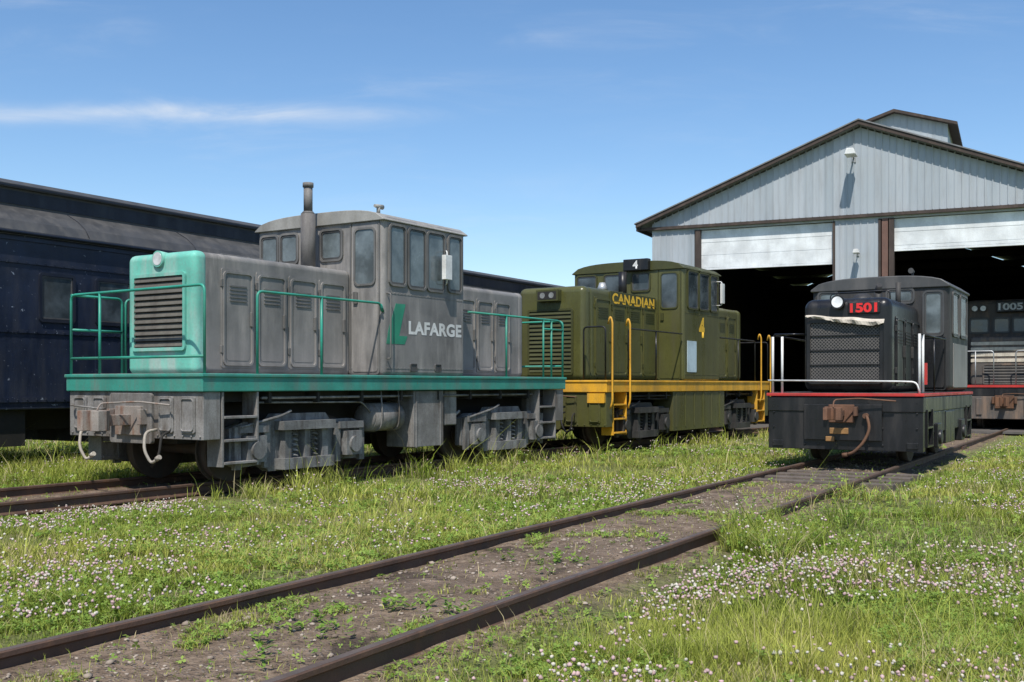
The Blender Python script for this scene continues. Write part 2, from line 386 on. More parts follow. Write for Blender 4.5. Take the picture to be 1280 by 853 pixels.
    for sx in (-1,1):
        t=MB(); t.tube([(sx*(hw-.1),1.1,db-.09),(sx*(hw-.1),L-1.1,db-.09)],.018,6); t.obj('pipe',[und],e)
        t=MB(); t.tube([(sx*(hw-.16),1.0,db-.15),(sx*(hw-.16),m0-.2,db-.17),(sx*(hw-.16),m0+.1,.8)],.014,6); t.obj('pipe',[und],e)
    for (a,c,fr_end) in ((h0,c0,True),(c1,h1,False)):
        b=MB(); nose=P['nl']
        if fr_end: b.box(-hh,hh,a+nose-.12,c+.02,dt,ht)
        else: b.box(-hh,hh,a-.02,c-nose+.12,dt,ht)
        ho=b.obj('hood',[body],e,bevel=P.get('hb',.11),seg=5)
        b=MB(); b.box(-hh-.008,hh+.008,*((a,a+nose) if fr_end else (c-nose,c)),dt+.004,ht+.008)
        b.obj('nose',[P['nose'] if fr_end else body],ho,bevel=P.get('hb',.11)+.01,seg=5)
        pl=front(a) if fr_end else back(c)
        g=P['gr']
        louvre(ho,pl,-g[0],g[0],g[1],g[2],g[3],P['grf'],P['grs'])
        st=a+.46 if fr_end else a+.12; en=c-.08 if fr_end else c-.46
        n=4; w=(en-st)/n; sp=[(st+i*w,st+(i+1)*w-.05) for i in range(n)]
        hood_doors(ho,side_r(hh),sp,dt+.10,ht-.20,body,trim); hood_doors(ho,side_l(-hh),[(-d,-c_) for c_,d in sp],dt+.10,ht-.20,body,trim)
        b=MB()
        for y in (st+w,st+2*w,st+3*w): b.box(-hh+.1,hh-.1,y-.03,y-.015,ht-.01,ht+.014)
        b.box(-hh*.55,hh*.55,st+.3,st+1.1,ht-.01,ht+.05)
        b.obj('roof_hatch',[trim],ho,bevel=.01)
    for sg,a in ((-1,h0),(1,h1)):
        b=MB()
        if P['hl']=='round':
            z=ht-.10; b.cyl((0,a-sg*.16,z+.02),(0,a+sg*.04,z+.02),.095,.11,n=26,m=0); b.cyl((0,a+sg*.04,z+.02),(0,a+sg*.045,z+.02),.088,n=26,m=1)
        else:
            z=ht-.2; b.box(-.27,.27,min(a,a+sg*.16),max(a,a+sg*.16),z-.11,z+.13,0)
            pf=front(a+sg*.16) if sg<0 else back(a+sg*.16)
            b.plate(pf,-.23,.23,z-.075,z+.095,.02,.004,2)
            for x in (-.11,.11): b.cyl(pf.p(x,z+.01,.0),pf.p(x,z+.01,.008),.062,n=20,m=1)
        b.obj('headlight',[P['hlm'],M['lens'] if P['hl']=='round' else M['lensdk'],M['dark']],e)
    ev,cr=P['ev'],P['cr']
    b=MB(); b.box(-cw,cw,c0,c1,dt+.006,ev)
    cab=b.obj('cab',[P['cabm']],e,bevel=.07,seg=5)
    b=MB(); N=18; poly=[]
    for i in range(N+1):
        x=-cw-.03+(2*cw+.06)*i/N; q=abs(x)/(cw+.03); poly.append((x,ev-.06+(cr-ev+.06)*(1-q**3.2)**.55))
    poly=[(-cw-.03,ev-.08)]+poly+[(cw+.03,ev-.08)]
    b.prism_y([p for p in poly][::-1],c0-.045,c1+.045)
    b.obj('roof',[P['roofm']],cab,bevel=.03,seg=3)
    fp,bp,sr,sl=front(c0),back(c1),side_r(cw),side_l(-cw)
    for (u0,u1,v0,v1) in P['fw']:
        window(cab,fp,u0,u1,v0,v1,P['wf'],P['glass']); window(cab,bp,u0,u1,v0,v1,P['wf'],P['glass'])
    for (u0,u1,v0,v1) in P['sw']:
        window(cab,sr,u0,u1,v0,v1,P['wf'],P['glass']); window(cab,sl,-u1,-u0,v0,v1,P['wf'],P['glass'])
    d=P['door']
    for pl in (fp,bp):
        b=MB(); b.ring(pl,d[0],d[1],dt+.05,d[2],.05,.025,.014,1); b.plate(pl,d[0]+.02,d[1]-.02,dt+.07,d[2]-.02,.05,.008,0)
        w=(d[3],d[4],d[5],d[6]); b.ring(pl,w[0],w[1],w[2],w[3],.07,.03,.03,1); b.plate(pl,w[0],w[1],w[2],w[3],.07,.014,2)
        b.plate(pl,d[0]+.06,d[0]+.14,w[2]-.3,w[2]-.12,.01,.04,1)
        b.obj('door',[P['cabm'],P['wf'],P['glass']],cab)
    for z in P['rivz']:
        b=MB()
        b.plate(sr,c0+.07,c1-.07,z-.018,z+.018,.004,.004)
        for y in np.arange(c0+.1,c1-.08,.085): b.cyl((cw-.002,y,z),(cw+.009,y,z),.009,n=6)
        b.obj('rivet_strip',[P['cabm']],cab)
        b=MB(); b.plate(fp,-cw+.07,cw-.07,z-.018,z+.018,.004,.004)
        for x in np.arange(-cw+.1,cw-.08,.085): b.cyl((x,c0+.002,z),(x,c0-.009,z),.009,n=6)
        b.obj('rivet_strip',[P['cabm']],cab)
    return e,cab
eA,cabA=centrecab(dict(o=(-5.02,14.22),th=32.5,label='weathered gray and teal centre-cab diesel locomotive standing on grassy track',
  hw=1.37,L=9.15,dt=1.43,db=1.21,c0=3.58,c1=5.75,cw=1.34,hh=.68,h0=.47,h1=8.7,ht=3.08,nl=.25,body=M['gray'],trim=M['grayline'],sill=M['teal'],deckm=M['under'],yp=False,skirt=False,pz=.60,
  under=M['under'],truck=M['undercold'],pilot=M['under'],coup=M['coupgray'],hosemat=M['cream'],stepm=M['under'],b0=1.95,wb=1.95,tank=M['under'],
  nose=M['nose'],gr=(.49,1.80,2.76,12),grf=M['nose'],grs=M['slat'],hl='round',hlm=M['nose'],hb=.09,
  ev=3.90,cr=4.03,cabm=M['cabgray'],roofm=M['roofgray'],wf=M['grayline'],glass=M['glassA'],
  fw=[(.08,.50,3.28,3.73),(-.80,-.44,3.28,3.73),(-1.24,-.88,3.28,3.73)],
  sw=[(3.73,4.10,2.86,3.76),(4.20,4.62,2.84,3.76),(4.69,5.14,2.84,3.76),(5.27,5.62,2.86,3.76)],
  door=(.70,1.25,3.82,.79,1.17,2.86,3.70),rivz=(2.72,1.56,3.84)))
b=MB(); b.cyl((.05,3.30,3.05),(.05,3.30,3.98),.115,n=22); b.cyl((.05,3.30,3.98),(.05,3.30,4.02),.115,.08,n=22); b.cyl((.05,3.30,4.0),(.05,3.30,4.42),.07,n=18)
b.cyl((.05,3.30,4.40),(.05,3.30,4.47),.085,n=18); b.cyl((.05,3.3,3.05),(.05,3.3,3.12),.16,n=22)
b.obj('exhaust_stack',[M['stackgray']],eA)
def railset(parent,mat,r,polys,name='handrail'):
    for pl in polys:
        b=MB()
        for q in pl: b.tube(q,r,8,fr=.09)
        b.obj(name,[mat],parent)
hx=1.34; zt=2.54; zd=1.44
fr_rail=[[(-hx,.06,zd),(-hx,.06,zt),(hx,.06,zt+.02),(hx,.06,zd)],[(-hx,.06,1.66),(hx,.06,1.66)],[(-.72,.06,zd),(-.72,.06,zt)],[(-hx,.06,zt),(-hx,.9,zt),(-hx,.9,zd)],[(-hx,.06,2.06),(-hx,.9,2.06)]]
s1=[[(hx,.96,zd),(hx,.96,zt),(hx,3.5,zt),(hx,3.54,zt-.12)],[(hx,2.2,zd),(hx,2.2,zt)],[(hx,3.52,zt-.02),(hx-.02,3.6,zt-.12)]]
s2=[[(hx,5.85,zt),(hx,8.95,zt),(hx,9.08,zt-.1),(hx,9.08,zd)],[(hx,7.05,zd),(hx,7.05,zt)],[(hx,8.35,zd),(hx,8.35,zt)],[(hx,8.35,zt-.18),(hx,9.08,zt-.18)],[(hx,8.65,zd),(hx,8.65,zt)]]
s3=[[(-hx,.96,zd),(-hx,.96,zt),(-hx,3.5,zt)],[(-hx,2.2,zd),(-hx,2.2,zt)]]
s4=[[(-hx,5.85,zt),(-hx,8.2,zt),(-hx,8.2,zd)],[(-hx,7.05,zd),(-hx,7.05,zt)]]
s5=[[(-hx,9.09,zd),(-hx,9.09,zt),(hx,9.09,zt),(hx,9.09,zd)],[(-hx,9.09,1.66),(hx,9.09,1.66)],[(0,9.09,zd),(0,9.09,zt)]]
railset(eA,M['rail_teal'],.019,[fr_rail,s1,s2,s3,s4,s5])
text('lettering','LAFARGE',side_r(1.34),4.92,2.20,.215,M['white'],cabA,width=1.44,bold=.040,spacing=1.06)
b=MB(); pl=side_r(1.34)
Lp=[(3.65,1.93),(4.10,1.93),(4.17,2.06),(3.96,2.06),(4.12,2.56),(3.88,2.56),(3.70,2.15)]
b.loops([[pl.p(a,c,-.002) for a,c in Lp],[pl.p(a,c,.004) for a,c in Lp]])
b.obj('emblem',[paint('emblem_green',(.03,.25,.15),(.1,.2,.15),.3,.5)],cabA)
b=MB(); b.box(1.42,1.50,4.98,5.16,3.02,3.42); b.tube([(1.34,5.18,3.5),(1.46,5.07,3.5),(1.46,5.07,2.95),(1.34,5.18,2.95)],.01,6)
b.obj('mirror',[M['white']],cabA,bevel=.02)
b=MB(); b.cyl((1.1,3.75,3.96),(1.1,3.75,4.06),.03,n=8); b.cyl((1.1,3.66,4.07),(1.1,3.85,4.07),.025,.04,n=10); b.obj('horn',[M['roofgray']],cabA)
b=MB(); b.tube([(1.35,3.66,2.7),(1.42,3.66,2.7),(1.42,3.66,1.7),(1.35,3.66,1.7)],.012,6); b.obj('grab_iron',[M['grayline']],cabA)
b=MB(); b.tube([(.64,3.56,2.6),(.64,3.5,2.6),(.64,3.5,1.8),(.64,3.56,1.8)],.012,6); b.obj('grab_iron',[M['grayline']],cabA)
pl=side_r(1.34)
for s in (4.25,4.9):
    b=MB(); b.ring(pl,s,s+.14,1.52,1.62,.01,.012,.02); b.plate(pl,s,s+.14,1.52,1.62,.01,.01); b.obj('vent',[M['trim']],cabA)
# ---- locomotive B
ol=M['olive']; bk=M['black']
eB,cabB=centrecab(dict(o=(.66,23.0),th=32.2,label='olive green centre-cab diesel locomotive with yellow sill and number 4',
  hw=1.52,L=10.1,dt=1.38,db=1.14,c0=4.05,c1=6.35,cw=1.49,hh=.82,h0=.32,h1=9.75,ht=3.40,nl=.36,body=ol,trim=M['olivedk'],sill=M['yellow'],deckm=M['olivedk'],yp=True,skirt=True,pz=.42,
  under=bk,truck=M['blackmatte'],pilot=ol,coup=M['rust'],hosemat=bk,stepm=M['yellow'],b0=2.05,wb=2.05,tank=ol,
  nose=ol,gr=(.52,1.55,2.88,15),grf=M['olivedk'],grs=M['olivedk'],hl='twin',hlm=M['olivedk'],hb=.13,
  ev=4.14,cr=4.30,cabm=ol,roofm=M['olivedk'],wf=M['olivedk'],glass=M['glass'],
  fw=[(.14,.60,3.58,4.0),(-.62,-.16,3.58,4.0),(-1.38,-.85,3.58,4.0)],
  sw=[(4.28,4.88,3.14,4.02),(4.98,5.58,3.14,4.02),(5.70,6.15,3.14,4.02)],
  door=(.84,1.40,4.06,.92,1.32,3.14,3.96),rivz=(3.02,1.55,4.09)))
def yl(x,y): return [(x,y,.8),(x+.0,y,.8),(x+.05,y,.95),(x+.05,y,2.6),(x,y,2.72),(x-.05,y,2.55)]
for (x,y) in ((1.54,.12),(1.54,.95),(1.54,9.98),(1.54,9.2)):
    b=MB(); b.tube(yl(x,y),.021,8,fr=.1); b.obj('grab_rail',[M['yellow']],eB)
railset(eB,M['black'],.018,[[[(1.48,1.1,1.4),(1.48,1.1,2.5),(1.48,3.95,2.5)],[(1.48,2.5,1.4),(1.48,2.5,2.5)]],[[(1.48,6.4,2.5),(1.48,9.0,2.5),(1.48,9.0,1.4)],[(1.48,7.7,1.4),(1.48,7.7,2.5)]],
  [[(-1.48,.06,1.4),(-1.48,.06,2.5),(-.95,.06,2.5),(-.95,.06,1.4)]],[[(1.46,.06,1.4),(1.46,.06,2.5),(.95,.06,2.5),(.95,.06,1.4)]],
  [[(1.48,10.05,1.4),(1.48,10.05,2.5),(-1.48,10.05,2.5),(-1.48,10.05,1.4)],[(0,10.05,1.4),(0,10.05,2.5)]]])
b=MB(); b.box(-.02,.64,3.86,4.04,4.06,4.34); b.obj('number_board',[bk],cabB,bevel=.015)
text('number','4',front(3.86),.31,4.20,.20,M['white'],cabB,bold=.03)
b=MB(); b.box(.815,.85,1.50,3.85,3.06,3.37,0); b.obj('name_board',[M['olivedk']],eB,bevel=.006)
text('lettering','CANADIAN',side_r(.85),2.67,3.215,.235,M['yellowtext'],eB,width=2.2,bold=.035,spacing=1.05)
text('number','4',side_r(1.49),5.15,2.70,.50,M['yellowtext'],cabB,bold=.05)
b=MB(); b.plate(side_r(1.49),4.25,4.80,1.60,2.35,.01,.012); b.obj('notice',[M['paper']],cabB)
b=MB(); b.box(1.62,1.68,6.05,6.2,3.35,3.85); b.tube([(1.5,6.1,3.9),(1.65,6.1,3.9),(1.65,6.1,3.3),(1.5,6.1,3.3)],.012,6); b.obj('mirror',[M['white']],cabB)
b=MB(); b.cyl((.05,3.7,3.38),(.05,3.7,4.02),.1,n=18); b.obj('exhaust_stack',[bk],eB)
b=MB(); b.cyl((-.45,3.6,3.4),(-.45,3.6,3.58),.03,n=8); b.cyl((-.45,3.6,3.56),(-.45,3.6,3.78),.15,.07,n=18); b.obj('bell',[M['metal']],eB)
# ---------------------------------------------------------------- locomotive C
eC=thing('locomotive',(5.36,17.50,RAIL),30.5,'small black end-cab diesel locomotive with red sill stripe and number 1501','locomotive')
hw=1.24;L=5.4;dt=1.16
b=MB(); b.box(-hw,hw,0,L,.86,dt-.06); b.box(-hw+.25,hw-.25,.5,L-.3,.5,.86); frC=b.obj('frame',[bk],eC,bevel=.012)
b=MB(); b.box(-hw-.015,hw+.015,-.02,L+.02,dt-.05,dt); b.obj('deck_edge',[M['red']],frC,bevel=.008)
b=MB(); b.box(-hw+.03,hw-.03,.05,L-.03,dt,dt+.014); b.obj('deck_plate',[M['blackmatte']],frC)
for y,sg in ((0,-1),(L,1)):
    b=MB(); y0,y1=sorted((y-sg*.02,y-sg*.22)); b.box(-hw+.01,hw-.01,y0,y1,.24,dt-.06)
    pl=front(0.02) if sg<0 else back(L-.02)
    for u in (-hw+.08,hw-.26): b.plate(pl,u,u+.18,.28,.38,.01,.02)
    for u in (-hw+.1,-.62,-.4,.4,.62,hw-.1):
        for z in (.33,.6,.84,1.0): b.cyl(pl.p(u,z,0),pl.p(u,z,.02),.018,n=8)
    b.box(-.62,.62,*sorted((y-sg*.0,y+sg*.045)),.40,.98)
    b.obj('pilot',[bk],eC,bevel=.015)
coupler(eC,-.045,-1,.84,M['rustor'],sc=.75); coupler(eC,L+.04,1,.84,M['rustor'],sc=.75)
b=MB(); b.box(-.20,.10,-.06,-.0,.50,.60); b.box(-.26,-.12,-.075,-.04,.38,.46); b.obj('pilot_bracket',[paint('orange_patch',(.3,.16,.06),(.15,.09,.05),.6,.8)],eC,bevel=.01)
b=MB(); b.box(-.22,.20,-.055,-.02,.68,.98); b.obj('coupler_pocket',[M['rustor']],eC,bevel=.02)
b=MB(); b.tube([(.38,-.06,.80),(.42,-.16,.78),(.47,-.2,.60),(.38,-.22,.38),(.22,-.22,.22),(.1,-.2,.18)],.024,8,fr=.15); b.cyl((.12,-.2,.18),(.04,-.2,.17),.035,n=10); b.cyl((.38,-.02,.80),(.38,-.12,.80),.045,n=10)
b.obj('air_hose',[M['rust']],eC)
for sx in (-1,1):
    b=MB(); xa,xb=sorted((sx*(hw-.14),sx*(hw-.02)))
    b.box(xa,xb,.9,L-.9,.50,.86)
    for y in (1.35,4.0):
        b.box(*sorted((sx*(hw-.13),sx*(hw+.03))),y-.18,y+.18,.26,.66)
        b.cyl((sx*(hw-.02),y,.43),(sx*(hw+.07),y,.43),.12,n=14)
    b.box(*sorted((sx*(hw-.3),sx*(hw-.005))),2.2,3.2,.28,.84)
    b.obj('side_frame',[bk],eC,bevel=.015)
    s=MB(); xa,xb=sorted((sx*(hw-.25),sx*(hw+.02)))
    for z in (.30,.60): s.box(xa,xb,.30,.76,z,z+.03)
    s.box(xa,xb,.27,.30,.3,.9); s.box(xa,xb,.76,.79,.3,.9); s.obj('step',[bk],eC)
for y in (1.35,4.0):
    w=MB()
    for sx in (-1,1): w.cyl((sx*.655,y,.42),(sx*.8,y,.42),.42,n=36); w.cyl((sx*.655,y,.42),(sx*.63,y,.42),.445,n=36)
    w.cyl((-.8,y,.42),(.8,y,.42),.08,n=12); w.obj('wheel',[M['wheel']],eC)
b=MB(); b.box(-.71,.71,.22,2.75,dt+.014,2.72); hoC=b.obj('hood',[bk],eC,bevel=.16,seg=6)
b=MB(); pl=front(.22); b.ring(pl,-.58,.54,1.36,2.32,.04,.05,.045,0); b.plate(pl,-.59,.55,1.35,2.33,.03,.012,1)
for z in (1.62,1.86,2.10): b.box(-.59,.55,.185,.20,z,z+.015,0)
b.obj('radiator_grille',[bk,M['mesh']],hoC)
b=MB(); b.cyl((-.12,.38,2.65),(-.12,.12,2.65),.095,.115,n=24,m=0); b.cyl((-.12,.12,2.65),(-.12,.114,2.65),.09,n=24,m=1); b.obj('headlight',[bk,M['lens']],hoC)
b=MB(); b.box(.03,.54,.19,.26,2.45,2.65); b.obj('number_board',[bk],hoC,bevel=.02)
text('number','1501',front(.19),.285,2.55,.155,M['redtext'],hoC,width=.43,h=.004,bold=.04)
b=MB(); nx=30
top=[]; mid=[]; bot=[]; rngc=random.Random(3)
for i in range(nx+1):
    t=i/nx; x=-.64+1.26*t; wv=.010*math.sin(t*27)+.010*rngc.random()
    zt_=2.44-.10*t+.008*math.sin(t*13); dz=.02+.075*max(0,1-abs(t-.70)/.55)+.018*rngc.random()
    top.append((x,.165+wv*.4,zt_)); mid.append((x,.11+wv*1.6,zt_-dz*.45)); bot.append((x,.135-wv,zt_-dz))
b.loops([[Vector(p) for p in top],[Vector(p) for p in mid],[Vector(p) for p in bot]],0,False,False,False)
o=b.obj('canvas_cover',[M['canvas']],hoC,label='torn beige canvas strip rolled over grille'); md=o.modifiers.new('s','SOLIDIFY'); md.thickness=.015
hood_doors(hoC,side_r(.71),[(.55,1.2),(1.25,1.9),(1.95,2.6)],1.28,2.42,bk,M['blackmatte'],True)
b=MB(); b.cyl((.22,1.6,2.66),(.22,1.6,2.90),.07,n=14); b.cyl((.22,1.6,2.90),(.26,1.5,3.02),.07,.05,n=14); b.obj('exhaust_stack',[M['blackmatte']],hoC)
b=MB(); b.ell((-.15,2.1,2.78),.2,.24,.16); b.obj('air_cleaner',[M['blackmatte']],hoC)
b=MB(); b.cyl((.42,2.3,2.66),(.42,2.3,3.12),.045,n=12); b.obj('exhaust_pipe',[M['blackmatte']],hoC)
b=MB(); b.tube([(-.5,1.2,2.66),(-.5,1.2,2.88),(.5,1.2,2.90),(.5,1.2,2.66)],.012,6); b.obj('grab_iron',[bk],hoC)
cw=1.22; b=MB(); b.box(-cw,cw,2.7,5.05,dt+.016,3.14); cabC=b.obj('cab',[M['blackmatte']],eC,bevel=.12,seg=5)
b=MB(); poly=[]
for i in range(17):
    x=-cw-.02+(2*cw+.04)*i/16; q=abs(x)/(cw+.02); poly.append((x,3.08+.20*(1-q**3)**.55))
poly=[(-cw-.02,3.04)]+poly+[(cw+.02,3.04)]
b.prism_y(poly[::-1],2.66,5.09); b.obj('roof',[M['trim']],cabC,bevel=.03,seg=3)
b=MB(); b.cyl((.55,2.95,3.26),(.55,2.95,3.36),.02,n=8); b.cyl((.55,3.05,3.37),(.55,2.78,3.37),.02,.05,n=12); b.obj('horn',[M['trim']],cabC)
for w_ in ((-1.08,-.74,2.80,3.02),(.16,.60,2.80,3.02),(.80,1.10,2.2,2.96)): window(cabC,front(2.7),*w_,M['trim'],M['glassA'])
for w_ in ((3.0,3.7,2.2,2.96),(3.9,4.7,2.2,2.96)): window(cabC,side_r(cw),*w_,M['trim'],M['glassA']); window(cabC,side_l(-cw),-w_[1],-w_[0],w_[2],w_[3],M['trim'],M['glassA'])
b=MB(); b.ring(front(2.7),.76,1.14,1.22,2.14,.03,.02,.02); b.plate(front(2.7),.78,1.12,1.25,2.1,.03,.01); b.obj('door',[bk],cabC)
b=MB(); b.plate(side_r(cw),3.1,4.8,1.25,2.05,.02,.01); b.obj('side_panel',[M['gray']],cabC)
for (x,y,top_) in ((-1.17,.06,2.10),(-1.01,.06,2.10),(1.17,.06,2.10),(1.17,.36,2.10),(-1.17,.6,2.10)):
    b=MB(); b.tube([(x,y,1.16),(x,y,top_)],.021,8); b.obj('stanchion',[M['white']],eC)
b=MB(); b.tube([(-1.23,.0,1.37),(.9,-.03,1.35),(1.14,0,1.34),(1.18,.02,1.17)],.014,8); b.obj('handrail',[M['white']],eC)
railset(eC,bk,.015,[[[(1.17,.15,2.10),(1.17,2.6,2.10)],[(1.17,1.4,1.16),(1.17,1.4,2.10)]],[[(-1.16,.1,2.12),(-1.16,2.6,2.10)],[(-1.16,.1,2.14),(-.78,.1,2.14),(-.70,.3,2.14)]]])
b=MB(); b.box(1.12,1.19,.62,.66,1.30,1.65); b.obj('marker_plate',[M['red']],eC)
for sx in (-1,1):
    s=MB(); xa,xb=sorted((sx*(hw-.25),sx*(hw+.02)))
    for z in (.30,.60): s.box(xa,xb,4.6,5.1,z,z+.03)
    s.box(xa,xb,4.57,4.60,.3,.9); s.box(xa,xb,5.1,5.13,.3,.9); s.obj('step',[bk],eC)
# ---------------------------------------------------------------- locomotive E (in doorway)
eE=thing('locomotive',(14.55,31.9,RAIL),29,'black diesel locomotive numbered 1005 waiting in the shed doorway','locomotive')
b=MB(); b.box(-1.35,1.35,0,8,.95,1.25); b.box(-.9,.9,.5,7.5,.4,.95); frE=b.obj('frame',[bk],eE,bevel=.015)
dusty=paint('dusty_rusty_black',(.09,.082,.076),(.26,.18,.13),.85,.7,scale=2)
b=MB(); b.box(-1.33,1.33,-.02,.2,.28,.95)
for u in (-1.1,-.7,.6,1.0): b.box(u-.08,u+.08,-.06,-.018,.4,.9)
b.obj('pilot',[dusty],eE,bevel=.015)
b=MB(); b.box(-1.36,1.36,-.025,.02,1.22,1.29); b.obj('deck_edge',[M['red']],frE)
coupler(eE,-.02,-1,.8,M['rust'])
b=MB(); b.box(-1.0,1.0,.5,3.6,1.25,2.75); hoE=b.obj('hood',[dusty],eE,bevel=.1,seg=4)
for k in range(4):
    b=MB(); b.plate(front(.5),-.97,.97,1.98+k*.17,2.08+k*.17,.01,.02); b.obj('stripe',[M['canvas']],hoE)
louvre(hoE,front(.5),-.6,.6,1.35,1.88,6,dusty,M['blackmatte'])
b=MB(); b.box(-1.38,1.38,2.4,6.0,1.25,4.0); cE=b.obj('cab',[dusty],eE,bevel=.2,seg=5)
for w_ in ((-1.2,-.65,2.95,3.4),(.65,1.2,2.95,3.4),(-.5,-.05,2.95,3.4),(.05,.5,2.95,3.4)): window(cE,front(2.4),*w_,M['trim'],M['glassA'])
b=MB(); b.box(-.42,.42,2.2,2.42,3.58,3.92); b.obj('number_board',[bk],cE,bevel=.02)
text('number','1005',front(2.2),.0,3.75,.22,M['white'],cE,width=.70,bold=.03)
for x in (-1.05,-.8):
    b=MB(); b.cyl((x,2.42,3.72),(x,2.28,3.72),.10,n=18,m=0); b.cyl((x,2.28,3.72),(x,2.275,3.72),.085,n=18,m=1); b.obj('headlight',[bk,M['lens']],cE)
railset(eE,M['metal'],.018,[[[(-1.3,.05,1.25),(-1.3,.05,2.3),(-.3,.05,2.3),(-.3,.05,1.25)],[(-.8,.05,1.25),(-.8,.05,2.3)]],[[(.3,.05,1.25),(.3,.05,2.3),(1.3,.05,2.3),(1.3,.05,1.25)]]])
bogie(eE,1.7,1.9,M['blackmatte'],xf=1.05)
bogie(eE,6.3,1.9,M['blackmatte'],xf=1.05)
# ---------------------------------------------------------------- coaches
def coach(o,th,y0,y1,dz,label,wins):
    e=thing('railway_coach',(o[0],o[1],RAIL),th,label,'railway coach','old dark coaches coupled together')
    hw=1.5
    b=MB(); b.box(-hw,hw,y0,y1,.9,3.70+dz); bd=b.obj('body',[M['navy']],e,bevel=.02)
    half=[(hw+.05,3.66+dz),(hw+.05,3.74+dz),(hw-.05,3.90+dz),(hw-.25,4.05+dz),(.98,4.19+dz),(.96,4.20+dz),(.96,4.50+dz),(1.03,4.50+dz),(1.03,4.56+dz),(.8,4.66+dz),(.4,4.73+dz),(0,4.75+dz)]
    poly=half+[(-x,z) for x,z in half[::-1][1:]]
    b=MB(); b.prism_y(poly,y0-.25,y1+.25,0)
    rf=b.obj('roof',[M['coachroof']],e)
    b=MB()
    for y in np.arange(y0+.6,y1,2.4):
        b.tube([(hw+.047,y,3.76+dz),(hw-.052,y,3.91+dz),(hw-.252,y,4.058+dz),(.98,y,4.195+dz)],.006,6,fr=.02)
    b.box(.955,.972,y0+.1,y1-.1,4.24+dz,4.46+dz)
    b.tube([(hw+.06,y0,3.70+dz),(hw+.06,y1,3.70+dz)],.03,6)
    b.box(.94,1.045,y0,y1,4.515+dz,4.545+dz)
    b.obj('roof_seams',[M['navydk']],rf)
    b=MB()
    for sx in (1,-1):
        pl=side_r(hw) if sx>0 else side_l(-hw)
        s0,s1=(y0,y1) if sx>0 else (-y1,-y0)
        for z,h in ((2.12,.06),(3.22,.05),(1.02,.08),(3.58+dz,.05)): b.plate(pl,s0+.02,s1-.02,z,z+h,.005,.02)
    for y in np.arange(y0+.4,y1,.17):
        for z in (2.15,3.245,1.06): b.cyl((hw+.018,y,z),(hw+.03,y,z),.012,n=5,cap=True)
    for y in np.arange(y0+1.1,y1,2.33): b.plate(side_r(hw),y,y+.05,1.1,2.12,.004,.012)
    b.obj('belt_rail',[M['navy']],bd)
    for a,c in wins:
        window(e,side_r(hw),a,c,2.36,3.06,M['navydk'],M['glass'],r=.02,w=.05)
        window(e,side_l(-hw),-c,-a,2.36,3.06,M['navydk'],M['glass'],r=.02,w=.05)
    b=MB(); b.box(-.9,.9,y0+.5,y1-.5,.55,.9)
    for k in np.arange(y0+5,y1-5,2.6): b.box(-1.4,1.4,k,k+1.3,.32,.9)
    b.obj('underframe',[M['dark']],e)
    for yc in (y0+2.2,y1-2.2):
        if yc>-9: bogie(e,yc,2.2,M['dark'],xf=1.0)
    return e
ws=[(.72,1.30),(1.80,2.46),(3.15,3.8),(4.3,4.95),(5.6,6.2),(6.8,7.4),(-3.2,-2.6),(-4.4,-3.8),(-5.6,-5.0),(-6.8,-6.2)]
coach((-9.25,17.56),30.5,-11,8.6,0.,'faded navy blue clerestory passenger coach with small windows',ws)
coach((-9.25,17.56),30.5,9.5,29,-.22,'dark clerestory passenger coach standing behind the diesels',[(a,a+.6) for a in np.arange(11,28,1.4)])
# ---------------------------------------------------------------- shed
TH=25
eS=thing('engine_shed',(4.54,34.98,RAIL),TH,'gray metal-sided engine shed with gabled roof and two open bay doors','shed')
AX=6.45; AZ=9.12; SL=.385; XR=13.2; DEP=26.
zr=lambda x:AZ-SL*abs(x-AX)
b=MB()
for (x0,x1,z0,z1) in ((0,1.40,-.2,6.22),(5.74,6.98,-.2,6.22),(12.3,XR,-.2,6.22)): b.box(x0,x1,0,.2,z0,z1)
b.prism_y([(0,6.22),(XR,6.22),(XR,zr(XR)-.14),(AX,zr(AX)-.14),(0,zr(0)-.14)],.003,.2)
for x in np.arange(.08,XR,.2):
    z1=zr(x)-.10
    b.box(x-.013,x+.013,-.022,.0028,6.40,z1)
    if x<1.36 or 5.8<x<6.96 or x>12.3: b.box(x-.013,x+.013,-.024,-.0005,-.15,6.2)
wl=b.obj('front_wall',[M['siding']],eS)
b=MB(); b.box(0,.2,.2,DEP,-.2,zr(0)-.2); b.obj('side_wall',[M['siding']],eS)
b=MB(); b.box(XR-.2,XR,.2,DEP,-.2,zr(XR)-.2); b.obj('side_wall',[M['siding']],eS)
b=MB(); b.prism_y([(.2,-.2),(XR-.2,-.2),(XR-.2,zr(XR)-.14),(AX,zr(AX)-.14),(.2,zr(0)-.14)],DEP-.2,DEP); b.obj('back_wall',[M['siding']],eS)
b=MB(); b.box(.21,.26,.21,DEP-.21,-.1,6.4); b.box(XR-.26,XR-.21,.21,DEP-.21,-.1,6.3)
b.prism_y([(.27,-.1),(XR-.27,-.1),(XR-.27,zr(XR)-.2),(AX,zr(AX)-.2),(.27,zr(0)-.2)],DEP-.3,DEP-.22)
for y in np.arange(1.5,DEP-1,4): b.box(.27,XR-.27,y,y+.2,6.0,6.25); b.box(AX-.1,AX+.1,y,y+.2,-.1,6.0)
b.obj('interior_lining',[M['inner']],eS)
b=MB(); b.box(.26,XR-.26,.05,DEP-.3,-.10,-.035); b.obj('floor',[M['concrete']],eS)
b=MB()
for sx,xe in ((-1,-.42),(1,XR+.42)):
    pts=[(AX,AZ),(xe,zr(xe)),(xe,zr(xe)-.10),(AX,AZ-.10)]
    L=[[(x,y,z) for x,z in pts] for y in (-.25,DEP+.3)]; b.loops(L)
rfS=b.obj('roof',[M['rooftin']],eS)
